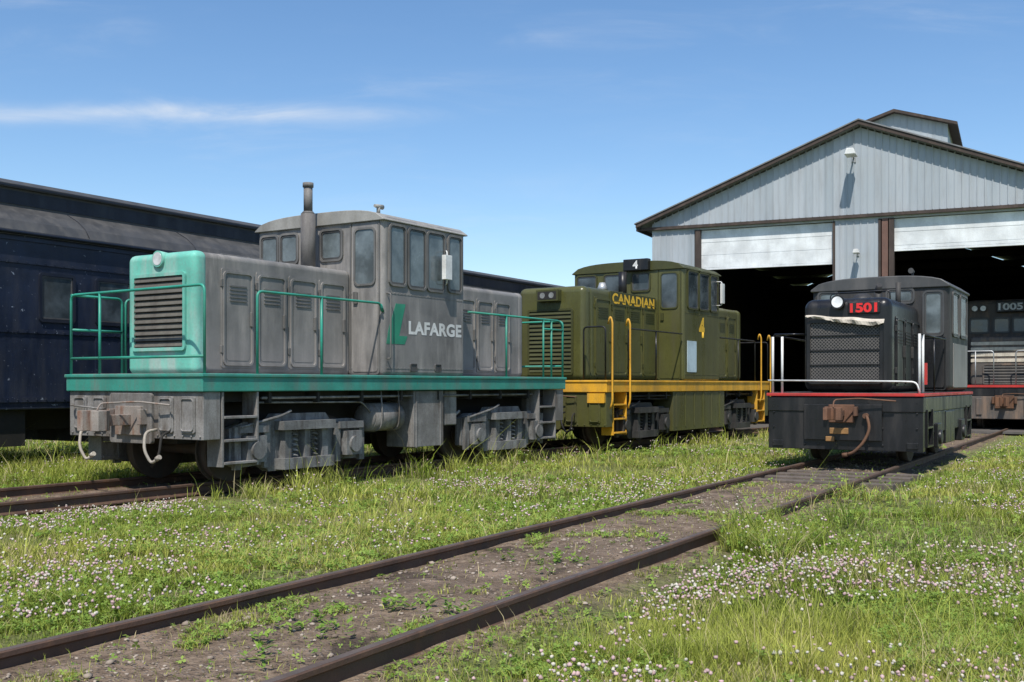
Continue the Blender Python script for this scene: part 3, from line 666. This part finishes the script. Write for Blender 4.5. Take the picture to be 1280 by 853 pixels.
b=MB()
for sx,xe in ((-1,-.46),(1,XR+.46)):
    pts=[(AX,AZ+.02),(xe,zr(xe)+.02),(xe,zr(xe)-.10),(AX,AZ-.10)]; b.loops([[(x,y,z) for x,z in pts] for y in (-.31,-.252)])
    xa,xb=sorted((xe,xe-sx*.06)); b.box(xa,xb,-.25,DEP+.3,zr(xe)-.2,zr(xe)-.0)
b.box(-.45,XR,-.12,-.03,6.28,6.34); b.box(-.3,XR,-.10,-.026,6.34,6.375)
b.obj('fascia',[M['fascia']],rfS)
b=MB()
for sx,xe in ((-1,-.5),(1,XR+.5)):
    pts=[(AX,AZ+.06),(xe,zr(xe)+.06),(xe,zr(xe)+.022),(AX,AZ+.022)]; b.loops([[(x,y,z) for x,z in pts] for y in (-.34,-.2)])
b.obj('roof_edge',[M['rooftin']],rfS)
for x0,x1 in ((1.44,1.60),(5.67,5.73),(6.985,7.05),(7.28,7.42),(12.2,12.29)):
    b=MB(); b.box(x0,x1,-.05,.22,-.15,6.22); b.obj('door_post',[M['fascia']],wl)
b=MB(); b.box(7.08,7.25,-.03,.2,-.15,6.22); b.obj('door_post',[M['rustpost']],wl)
for (x0,x1,zb) in ((1.60,5.66,5.0),(7.42,12.2,5.30)):
    b=MB(); z=6.2; i=0
    while z-.0>zb+.02:
        zn=max(zb,z-.40); b.box(x0-.0,x1+.0,.10+.004*(i%2),.16,zn+.012,z); b.box(x0,x1,.112,.15,zn-.0,zn+.012); z=zn; i+=1
    b.box(x0,x1,.085,.17,zb-.06,zb)
    b.obj('rolling_door',[M['door']],wl,bevel=.004)
b=MB(); mc=AX; mw=1.9; y0=10.2; me_=11.12; ma=11.72
bz=zr(mc+mw)-.3
b.box(mc-mw,mc+mw,y0,y0+6,bz,me_)
b.prism_y([(mc-mw,me_),(mc+mw,me_),(mc,ma)],y0,y0+6)
for x in np.arange(mc-mw+.1,mc+mw,.25): b.box(x-.012,x+.012,y0-.02,y0-.0005,bz,me_+(ma-me_)*(1-abs(x-mc)/mw)-.02)
mo=b.obj('roof_monitor',[M['siding']],eS)
b=MB()
sl_=(ma-me_)/mw
for sx in (-1,1):
    xe=mc+sx*(mw+.35); ze=ma-sl_*(mw+.35)
    pts=[(mc,ma),(xe,ze),(xe,ze+.11),(mc,ma+.11)]; b.loops([[(x,y,z) for x,z in pts] for y in (y0-.3,y0+6.2)])
b.obj('monitor_roof',[M['fascia']],mo)
def walllamp(x,z,s):
    e=thing('wall_lamp',(0,0,0),0,'small galvanised flood light fixed on the shed wall','lamp')
    c,sn=math.cos(math.radians(TH)),math.sin(math.radians(TH))
    e.location=(4.54+c*x,34.98-sn*x,RAIL+z); e.rotation_euler=(0,0,-math.radians(TH))
    b=MB(); b.tube([(0,0.0,0),(0,-.25,.12*s),(0,-.45*s,.1*s)],.025*s,8); b.box(-.06*s,.06*s,-.03,0.003,-.1*s,.1*s); b.obj('bracket',[M['metal']],e)
    b=MB(); b.prism_y([(-.16*s,-.02),(.16*s,-.02),(.1*s,.16*s),(-.1*s,.16*s)],-.9*s,-.35*s); b.obj('lamp_housing',[M['white']],e,bevel=.02*s)
walllamp(6.28,8.05,1.); walllamp(6.4,5.2,.6)
# ---------------------------------------------------------------- tracks
def noise2(x,y,scale,seed):
    x=np.asarray(x)/scale+1000; y=np.asarray(y)/scale+1000
    xi=np.floor(x).astype(np.int64); yi=np.floor(y).astype(np.int64); fx=x-xi; fy=y-yi
    fx=fx*fx*(3-2*fx); fy=fy*fy*(3-2*fy)
    def h(a,b):
        k=(a*374761393+b*668265263+seed*974634777)&0x7fffffff
        k=((k^(k>>13))*1274126177)&0x7fffffff; k=k^(k>>16)
        return (k&0xffff)/65535.
    return (h(xi,yi)*(1-fx)+h(xi+1,yi)*fx)*(1-fy)+(h(xi,yi+1)*(1-fx)+h(xi+1,yi+1)*fx)*fy
def fbm(x,y,s,seed): return .55*noise2(x,y,s,seed)+.3*noise2(x,y,s*.45,seed+1)+.15*noise2(x,y,s*.2,seed+2)
TR=[(30.,4.05,-9,37),(32.4,11.90,-12,44),(30.5,None,-20,34)]
def basis(th):
    a=math.radians(th); return (math.sin(a),math.cos(a)),(-math.cos(a),math.sin(a))
d,n=basis(30.5); TR[2]=(30.5,n[0]*-9.25+n[1]*17.56,-10,50)
def nval(x,y,th): d,n=basis(th); return n[0]*x+n[1]*y
def sval(x,y,th): d,n=basis(th); return d[0]*x+d[1]*y
RP=[(-.07,-.15),(.07,-.15),(.07,-.135),(.012,-.115),(.012,-.045),(.034,-.03),(.034,-.006),(.027,0),(-.027,0),(-.034,-.006),(-.034,-.03),(-.012,-.045),(-.012,-.115),(-.07,-.135)]
labs=['rusty railway track running through weedy clover grass','rusty track under the gray and olive diesels','track beneath the dark passenger coaches']
for i,(th,nn,s0,s1) in enumerate(TR):
    d,n=basis(th)
    e=thing('railway_track',(n[0]*nn,n[1]*nn,RAIL),th,labs[i],'railway track')
    for sx in (-1,1):
        b=MB(); x=sx*.7535; rr=random.Random(40+i*3+sx)
        ks=np.arange(s0,s1+.01,11.5)
        for q in range(len(ks)):
            a=ks[q]; c=min(s1,a+11.5-.012)
            if c-a<.2: continue
            yy=list(np.arange(a,c,1.15)); 
            if c-yy[-1]>.2: yy.append(c)
            else: yy[-1]=c
            offs=[(rr.uniform(-.006,.006),rr.uniform(-.004,.004)) for _ in yy]
            b.loops([[(x+px+ox,y_,pz+oz) for px,pz in RP] for y_,(ox,oz) in zip(yy,offs)],0)
            b.loops([[(x+px+ox,y_,pz+oz) for px,pz in ((-.024,-.001),(.024,-.001),(.024,.0012),(-.024,.0012))] for y_,(ox,oz) in zip(yy,offs)],1)
            if q: b.box(x-.06,x-.014,a-.3,a+.3,-.11,-.05,0); b.box(x+.014,x+.06,a-.3,a+.3,-.11,-.05,0)
        b.obj('rail',[M['railsteel'],M['railtop']],e)
    if i==0:
        rr=random.Random(5)
        for y in (15.3,15.9,16.5,17.1):
            b=MB(); dx=rr.uniform(-.05,.05); b.box(-1.2+dx,1.2+dx,y-.11,y+.11,-.17,-.055)
            b.obj('sleeper',[M['timber']],e,bevel=.01)
# ---------------------------------------------------------------- ground
def tracksmooth(x,y):
    m=np.ones_like(x)
    for th,nn,_,_ in TR:
        q=np.abs(nval(x,y,th)-nn); m=np.minimum(m,np.clip((q-1.0)/1.2,0,1))
    return m
def H(x,y):
    x=np.asarray(x,float); y=np.asarray(y,float); t=tracksmooth(x,y)
    base=(fbm(x,y,2.6,11)-.5)*.12*t+(fbm(x,y,.5,12)-.5)*.03
    r=np.sqrt(x*x+y*y); fade=np.clip((70-r)/30,0,1)
    q=nval(x,y,30.)-4.05
    dip=.035*np.exp(-((q)/1.2)**4)+(fbm(x,y,.9,14)-.5)*.03*np.exp(-((q)/1.3)**4)-.045*np.exp(-((q+1.25)/.55)**2)
    qa=nval(x,y,32.4)-11.9; dip=dip-.05*np.exp(-((qa+.9)/.9)**2)
    return base*fade+dip*fade
def axis(lo,hi,st,far):
    c=list(np.arange(lo,hi+1e-6,st)); a=[];v=hi;s=st
    while v<far: s*=1.35; v+=s; a.append(v)
    l=[];v=lo;s=st
    while v>-far: s*=1.35; v-=s; l.append(v)
    return np.array(l[::-1]+c+a)
xs=axis(-13,19,.10,1500); ys=axis(1,37,.10,1500)
X,Y=np.meshgrid(xs,ys); Z=H(X,Y)
c_,s_=math.cos(math.radians(TH)),math.sin(math.radians(TH))
lx=(X-4.54)*c_-(Y-34.98)*s_; ly=(X-4.54)*s_+(Y-34.98)*c_
Z=np.where((lx>-.1)&(lx<13.3)&(ly>-.1)&(ly<26.2),np.minimum(Z,-.03),Z)
nx_,ny_=len(xs),len(ys)
V=np.stack([X,Y,Z],-1).reshape(-1,3)
idx=np.arange(nx_*ny_).reshape(ny_,nx_); F=np.stack([idx[:-1,:-1],idx[:-1,1:],idx[1:,1:],idx[1:,:-1]],-1).reshape(-1,4)
def np_mesh(name,V,F,k,mats,smooth=False,colr=None):
    me=bpy.data.meshes.new(name); me.vertices.add(len(V)); me.vertices.foreach_set('co',V.astype(np.float32).ravel())
    me.loops.add(F.size); me.loops.foreach_set('vertex_index',F.astype(np.int32).ravel())
    nf=len(F); me.polygons.add(nf); me.polygons.foreach_set('loop_start',np.arange(nf,dtype=np.int32)*k)
    try: me.polygons.foreach_set('loop_total',np.full(nf,k,dtype=np.int32))
    except Exception: pass
    me.update(calc_edges=True)
    if smooth: me.polygons.foreach_set('use_smooth',np.ones(nf,dtype=bool))
    if colr is not None:
        a=me.color_attributes.new('col','FLOAT_COLOR','POINT'); c4=np.ones((len(V),4),np.float32); c4[:,:3]=colr; a.data.foreach_set('color',c4.ravel())
    for m in mats: me.materials.append(m)
    ob=bpy.data.objects.new(name,me); COL.objects.link(ob); return ob
def ground_mat():
    m=bpy.data.materials.new('ground_soil_grass'); t=NT(m)
    g=t.n('ShaderNodeNewGeometry').outputs['Position']
    s=t.n('ShaderNodeSeparateXYZ',{0:g})
    def dist(th,nn):
        d,n=basis(th)
        v=t.math('ADD',t.math('MULTIPLY',s.outputs[0],n[0]),t.math('MULTIPLY',s.outputs[1],n[1]))
        return t.math('ABSOLUTE',t.math('SUBTRACT',v,nn))
    nl=t.noise(g,.9,6,.65); nf=t.noise(g,14,6,.7); nm=t.noise(g,4,6,.65); no=t.noise(g,1.7,5,.6,.6)
    dd=t.math('MINIMUM',t.math('MINIMUM',dist(30.,4.05),dist(32.4,11.9)),t.math('SUBTRACT',dist(30.5,TR[2][1]),.6))
    dd=t.math('ADD',dd,t.math('MULTIPLY',t.math('SUBTRACT',nm,.5),.7))
    tr=t.ramp(dd,.80,1.2,1.,0.)
    patch=t.ramp(nl,.40,.32)
    soil=t.mix(t.ramp(nf,.35,.7),(.12,.084,.058),(.30,.225,.16)); soil=t.mix(t.ramp(nl,.4,.65),soil,(.15,.11,.08)); soil=t.mix(t.ramp(nm,.5,.68),soil,(.27,.195,.14))
    vo=t.n('ShaderNodeTexVoronoi',{'Vector':g,'Scale':38.}); 
    peb=t.mix(vo.outputs['Color'],(.15,.12,.10),(.40,.34,.28))
    soil=t.mix(t.math('MULTIPLY',t.ramp(vo.outputs['Distance'],.45,.2),t.ramp(nm,.42,.6)),soil,peb)
    soil=t.mix(t.math('MULTIPLY',t.ramp(no,.56,.66),.75),soil,(.05,.038,.03))
    gr=t.mix(t.ramp(nf,.3,.7),(.07,.09,.024),(.17,.20,.06)); gr=t.mix(t.ramp(nl,.35,.65),gr,(.18,.175,.07))
    far=t.ramp(t.n('ShaderNodeVectorMath',{0:g},operation='LENGTH').outputs['Value'],18,45)
    gr=t.mix(far,gr,(.20,.26,.08))
    c=t.mix(t.math('MAXIMUM',tr,t.math('MULTIPLY',patch,.8)),gr,soil)
    b=t.n('ShaderNodeBump',{'Strength':.9,'Distance':.03,'Height':t.math('ADD',nf,t.math('MULTIPLY',t.ramp(vo.outputs['Distance'],.5,.1),.5))})
    p=t.n('ShaderNodeBsdfPrincipled',{'Base Color':c,'Roughness':.95,'Specular IOR Level':.15,'Normal':b.outputs[0]})
    t.out(p.outputs[0]); return m
go=np_mesh('ground',V,F,4,[ground_mat()],True); go['kind']='structure'
# ---------------------------------------------------------------- vegetation
def leafmat(name,tr=.35,rough=.6):
    m=bpy.data.materials.new(name); t=NT(m)
    a=t.n('ShaderNodeAttribute',attribute_name='col').outputs['Color']
    d=t.n('ShaderNodeBsdfPrincipled',{'Base Color':a,'Roughness':rough,'Specular IOR Level':.25}).outputs[0]
    tl=t.n('ShaderNodeBsdfTranslucent',{'Color':a}).outputs[0]
    mx=t.n('ShaderNodeMixShader',{0:tr,1:d,2:tl}); t.out(mx.outputs[0]); return m
def sample(n,d0,d1,half=.60):
    D=np.sqrt(rng.uniform(d0*d0,d1*d1,n)); u=rng.uniform(-half,half,n); return u*D,D
def footprint(x,y,o,th,hw,L):
    a=math.radians(th); dx=x-o[0]; dy=y-o[1]; s=dx*math.sin(a)+dy*math.cos(a); q=dx*math.cos(a)-dy*math.sin(a)
    return (np.abs(q)<hw)&(s>-.1)&(s<L+.1)
def weedzone(x,y):
    # tall weeds stand along the right rail for a few metres only
    s=sval(x,y,30.); return (s>8.2)&(s<14.0)&(fbm(x,y,.8,63)>.50)
def dens(x,y):
    g=np.ones_like(x); f1=fbm(x,y,1.6,31); f2=fbm(x,y,.55,41); f3=fbm(x,y,3.5,51)
    q=nval(x,y,30.)-4.05; aq=np.abs(q)
    inside=aq<.84
    g=np.where(inside,np.where(f2+.25*f3>.76,.5,.03),g)
    g=np.where((aq>=.84)&(aq<1.10)&(q>0),np.where(f2>.45,.6,.15),g)
    g=np.where((q<-.84)&(q>-1.25),np.where(weedzone(x,y),.9,np.where(f2>.5,.30,.07)),g)
    g=np.where((~inside)&(f1<.37),.16,g)
    g=np.where(np.abs(aq-.7535)<.05,0,g)
    qa=nval(x,y,32.4)-11.9; aa=np.abs(qa)
    g=np.where(aa<.95,np.where(f2>.6,.3,.07),g); g=np.where(np.abs(aa-.7535)<.06,0,g)
    g=np.where((qa<-.7)&(qa>-1.25),np.minimum(g,.40),g)
    g=np.where(footprint(x,y,(-5.02,14.22),32.5,1.3,9.2)|footprint(x,y,(.66,23.0),32.2,1.45,10.2),.04,g)
    g=np.where(footprint(x,y,(5.38,17.52),30.5,1.2,5.5),.03,g)
    a=(x-4.54)*s_+(y-34.98)*c_; lx=(x-4.54)*c_-(y-34.98)*s_
    g=np.where((a>-.1)&(lx>-.1),0,g); g=np.where((a>-3)&(lx>1),g*.5,g)
    return g
def hfac(x,y):
    h=.36+1.0*fbm(x,y,1.1,61)
    h=h*(1+.7*np.clip((fbm(x,y,.35,62)-.55)*5,0,1))
    q=nval(x,y,30.)-4.05; h=np.where(np.abs(q)<.84,.42,h)
    h=np.where((q<-.80)&(q>-2.6),np.where(weedzone(x,y)&(q>-1.7),h*2.3,h*np.clip(.45+(-q-.9)*.4,.45,1.)),h)
    h=np.where((q>.80)&(q<1.6),h*.7,h)
    qa=nval(x,y,32.4)-11.9; s=sval(x,y,32.4)-9.3; k=(fbm(x,y,.5,64)>.58)
    h=np.where((qa<-.6)&(qa>-2.4),h*np.where(s>0,.6+1.9*k,.45),h)
    h=np.where((np.abs(qa)<.9),.4,h)
    h=np.where(qa>.9,h*1.9,h)
    return h
def grass():
    VV=[];CC=[]
    for (n,d0,d1,w0) in ((220000,2.6,6.5,.0038),(240000,6.5,12,.0058),(175000,12,20,.0092),(90000,20,38,.017)):
        x,y=sample(n,d0,d1); k=rng.random(n)<dens(x,y); x=x[k];y=y[k]; n=len(x)
        h=hfac(x,y)*rng.uniform(.03,.125,n)*(1+.15*(d0>10)); tall=rng.random(n)<.025; h=np.where(tall,h*2.2,h)
        z=H(x,y)-.01; az=rng.uniform(0,2*np.pi,n); lean=h*rng.uniform(.2,1.,n); la=az+np.pi/2+rng.normal(0,.5,n)
        w=w0*rng.uniform(.6,1.4,n)
        wx,wy=np.cos(az)*w/2,np.sin(az)*w/2; lx,ly=np.cos(la)*lean,np.sin(la)*lean
        P=np.zeros((n,5,3))
        P[:,0]=np.stack([x-wx,y-wy,z],-1); P[:,1]=np.stack([x+wx,y+wy,z],-1)
        P[:,2]=np.stack([x+wx*.85+lx*.35,y+wy*.85+ly*.35,z+h*.6],-1); P[:,3]=np.stack([x-wx*.85+lx*.35,y-wy*.85+ly*.35,z+h*.6],-1)
        P[:,4]=np.stack([x+lx,y+ly,z+h],-1)
        f=np.clip((fbm(x,y,1.8,71)-.22)*1.9,0,1)[:,None]; r=rng.random(n)[:,None]
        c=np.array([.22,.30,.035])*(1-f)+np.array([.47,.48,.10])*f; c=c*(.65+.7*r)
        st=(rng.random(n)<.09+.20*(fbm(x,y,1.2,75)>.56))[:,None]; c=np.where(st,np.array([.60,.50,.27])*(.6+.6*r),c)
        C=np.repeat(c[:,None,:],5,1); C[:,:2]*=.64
        VV.append(P);CC.append(C)
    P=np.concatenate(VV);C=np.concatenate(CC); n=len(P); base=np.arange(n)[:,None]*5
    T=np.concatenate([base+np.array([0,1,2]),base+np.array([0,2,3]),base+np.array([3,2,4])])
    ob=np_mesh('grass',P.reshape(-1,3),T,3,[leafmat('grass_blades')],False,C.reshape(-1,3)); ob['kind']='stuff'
grass()
def clover():
    VV=[];CC=[]
    for (n,d0,d1,sc) in ((54000,2.6,7,1.),(54000,7,13,1.35),(32000,13,24,2.1)):
        x,y=sample(n,d0,d1); k=(rng.random(n)<dens(x,y))&(fbm(x,y,1.3,81)>.40); x=x[k];y=y[k]; n=len(x)
        z=H(x,y)+hfac(x,y)*rng.uniform(.02,.08,n); s=rng.uniform(.007,.013,n)*sc
        a0=rng.uniform(0,2*np.pi,n); tx,ty=rng.normal(0,.35,n),rng.normal(0,.35,n)
        r=rng.random(n)[:,None]; c=(np.array([.14,.25,.035])*(1-r)+np.array([.32,.42,.085])*r)
        for j in range(3):
            a=a0+j*2.094; ca,sa=np.cos(a),np.sin(a)
            P=np.zeros((n,4,3))
            for q,(u,v) in enumerate(((0,0),(1.1,-.75),(2.0,0),(1.1,.75))):
                dx=(ca*u-sa*v)*s; dy=(sa*u+ca*v)*s; P[:,q]=np.stack([x+dx,y+dy,z+dx*tx+dy*ty+.1*abs(v)*s],-1)
            VV.append(P);CC.append(np.repeat(c[:,None,:],4,1))
    P=np.concatenate(VV);C=np.concatenate(CC); n=len(P); F=(np.arange(n)[:,None]*4+np.arange(4))
    ob=np_mesh('clover_leaves',P.reshape(-1,3),F,4,[leafmat('clover_leaf',.3)],False,C.reshape(-1,3)); ob['kind']='stuff'
clover()
ph=(1+5**.5)/2
IV=np.array([(-1,ph,0),(1,ph,0),(-1,-ph,0),(1,-ph,0),(0,-1,ph),(0,1,ph),(0,-1,-ph),(0,1,-ph),(ph,0,-1),(ph,0,1),(-ph,0,-1),(-ph,0,1)])/math.sqrt(1+ph*ph)
IF=np.array([(0,11,5),(0,5,1),(0,1,7),(0,7,10),(0,10,11),(1,5,9),(5,11,4),(11,10,2),(10,7,6),(7,1,8),(3,9,4),(3,4,2),(3,2,6),(3,6,8),(3,8,9),(4,9,5),(2,4,11),(6,2,10),(8,6,7),(9,8,1)])
def blobs(name,x,y,z,r,c,mat,jit,flat=1.,smooth=False):
    n=len(x); P=IV[None]*r[:,None,None]*(1+rng.uniform(-jit,jit,(n,12,1))); P[:,:,2]*=flat
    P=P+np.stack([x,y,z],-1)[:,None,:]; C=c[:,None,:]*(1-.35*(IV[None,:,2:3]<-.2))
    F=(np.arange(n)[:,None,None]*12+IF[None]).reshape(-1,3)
    ob=np_mesh(name,P.reshape(-1,3),F,3,[mat],smooth,np.broadcast_to(C,(n,12,3)).reshape(-1,3)); ob['kind']='stuff'; return ob
def flowers():
    X=[];Y=[]
    for (n,d0,d1) in ((10500,2.8,8),(16000,8,15),(9500,15,26)):
        x,y=sample(n,d0,d1); f=fbm(x,y,1.5,91)*.65+fbm(x,y,.5,92)*.35; q=nval(x,y,30.)-4.05
        pr=np.clip((f-.42)*4.5,0,1)*(dens(x,y)>.5)
        pr=pr*np.where((q<-1.3),1.2,.8)
        k=rng.random(n)<pr; X.append(x[k]);Y.append(y[k])
    x=np.concatenate(X);y=np.concatenate(Y);n=len(x)
    z=H(x,y)+.045+hfac(x,y)*rng.uniform(.03,.11,n); r=rng.uniform(.006,.0118,n)*(1+.015*y)
    t=rng.random(n)[:,None]; c=np.where(t<.45,np.array([.74,.68,.57]),np.array([.68,.47,.46]))*(.7+.35*rng.random((n,1)))
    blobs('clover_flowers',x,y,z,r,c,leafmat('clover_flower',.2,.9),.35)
flowers()
def stones():
    n=34000; D=np.sqrt(rng.uniform(9,20*20,n)); u=rng.uniform(-.6,.6,n); x=u*D;y=D
    q=np.abs(nval(x,y,30.)-4.05); f=fbm(x,y,.9,95)
    k=(q<1.2)&(rng.random(n)<np.where(q<.72,1.,.6)*np.clip((f-.3)*4,.1,1))&(np.abs(q-.7535)>.05); x=x[k];y=y[k]; n=len(x)
    r=rng.uniform(.004,.014,n)*(1+.9*(rng.random(n)<.1)); t=rng.random((n,1)); c=np.array([.16,.12,.09])*(1-t)+np.array([.42,.35,.28])*t
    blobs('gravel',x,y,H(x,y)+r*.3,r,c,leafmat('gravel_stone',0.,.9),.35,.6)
stones()
def weeds():
    VV=[];CC=[]
    x,y=sample(14000,3.5,17); q=nval(x,y,30.)-4.05
    k=((q<-.66)&(q>-1.6)&weedzone(x,y))|((np.abs(q+.1)<.6)&(fbm(x,y,.6,97)>.76)); x=x[k];y=y[k];q=q[k]
    for i in range(len(x)):
        nl=rng.integers(5,10); hh=rng.uniform(.06,.34) if q[i]<-.65 else rng.uniform(.03,.09)
        for j in range(nl):
            a=rng.uniform(0,6.28); z0=hh*(j+1)/nl; Lh=rng.uniform(.03,.065); w=Lh*.25; up=rng.uniform(-.1,.7)
            c0=np.array([x[i],y[i],H(x[i],y[i])+z0]); d=np.array([math.cos(a),math.sin(a),up]); s=np.array([-math.sin(a),math.cos(a),0])
            VV.append([c0,c0+d*Lh*.5-s*w,c0+d*Lh,c0+d*Lh*.5+s*w]); r=rng.random(); c=np.array([.14,.27,.035])*(1-r)+np.array([.32,.43,.08])*r; CC.append([c]*4)
    P=np.array(VV);C=np.array(CC);n=len(P)
    if n:
        ob=np_mesh('weeds',P.reshape(-1,3),np.arange(n)[:,None]*4+np.arange(4),4,[leafmat('weed_leaf',.35)],False,C.reshape(-1,3)); ob['kind']='stuff'
weeds()
# ---------------------------------------------------------------- sky and light
EL=57; sd=Vector((-.14,-.99,0)).normalized(); az=math.atan2(sd.x,sd.y)
w=bpy.data.worlds.new('World'); scene.world=w; t=NT(w)
sky=t.n('ShaderNodeTexSky',None,sky_type='NISHITA'); sky.sun_disc=False; sky.sun_elevation=math.radians(EL); sky.sun_rotation=az%(2*math.pi); sky.altitude=300; sky.air_density=1.; sky.dust_density=.5; sky.ozone_density=2.2
hs=t.n('ShaderNodeHueSaturation',{'Saturation':1.15,'Value':1.06,'Color':sky.outputs[0]}).outputs[0]
g=t.n('ShaderNodeTexCoord').outputs['Generated']; s=t.n('ShaderNodeSeparateXYZ',{0:g})
yy=t.math('MAXIMUM',s.outputs[1],.05); u=t.math('DIVIDE',s.outputs[0],yy); v=t.math('DIVIDE',s.outputs[2],yy)
cv=t.n('ShaderNodeCombineXYZ',{0:u,1:t.math('MULTIPLY',v,5.)}).outputs[0]
cn=t.noise(cv,5.,8,.65,.6); cn2=t.noise(cv,1.6,5,.6,.8)
mid=t.math('ADD',t.math('MULTIPLY',u,-.012),.247)
dv=t.math('DIVIDE',t.math('SUBTRACT',v,t.math('ADD',mid,t.math('MULTIPLY',t.math('SUBTRACT',cn2,.5),.02))),.0075)
band=t.math('EXPONENT',t.math('MULTIPLY',t.math('MULTIPLY',dv,dv),-1.))
band=t.math('MULTIPLY',band,t.ramp(u,-.02,-.25)); band=t.math('MULTIPLY',band,t.ramp(cn,.2,.75)); 
wisp=t.math('MULTIPLY',t.ramp(cn,.42,.85),t.math('MULTIPLY',t.ramp(cn2,.40,.7),.30))
f=t.math('ADD',t.math('MULTIPLY',band,.6),wisp,clamp=True)
col=t.mix(f,hs,(5.4,5.7,6.1))
bg=t.n('ShaderNodeBackground',{'Color':col,'Strength':.15}); o=t.n('ShaderNodeOutputWorld'); t.t.links.new(bg.outputs[0],o.inputs[0])
sl=bpy.data.lights.new('sun','SUN'); sl.energy=5.; sl.angle=math.radians(.5); sl.color=(1,.955,.88)
so=bpy.data.objects.new('sun',sl); COL.objects.link(so)
dirv=Vector((sd.x*math.cos(math.radians(EL)),sd.y*math.cos(math.radians(EL)),math.sin(math.radians(EL))))
so.rotation_euler=dirv.to_track_quat('Z','Y').to_euler(); so.location=dirv*30
cam=bpy.data.cameras.new('camera'); cam.lens=1350/1280*36; cam.sensor_width=36; cam.shift_y=(481-426.5)/1280; cam.clip_end=4000; cam.clip_start=.05
co=bpy.data.objects.new('camera',cam); COL.objects.link(co); co.location=(0,0,RAIL+1.3); co.rotation_euler=(math.radians(90),0,0); scene.camera=co
scene.view_settings.view_transform='Standard'; scene.view_settings.look='None'; scene.view_settings.exposure=0; scene.view_settings.gamma=1
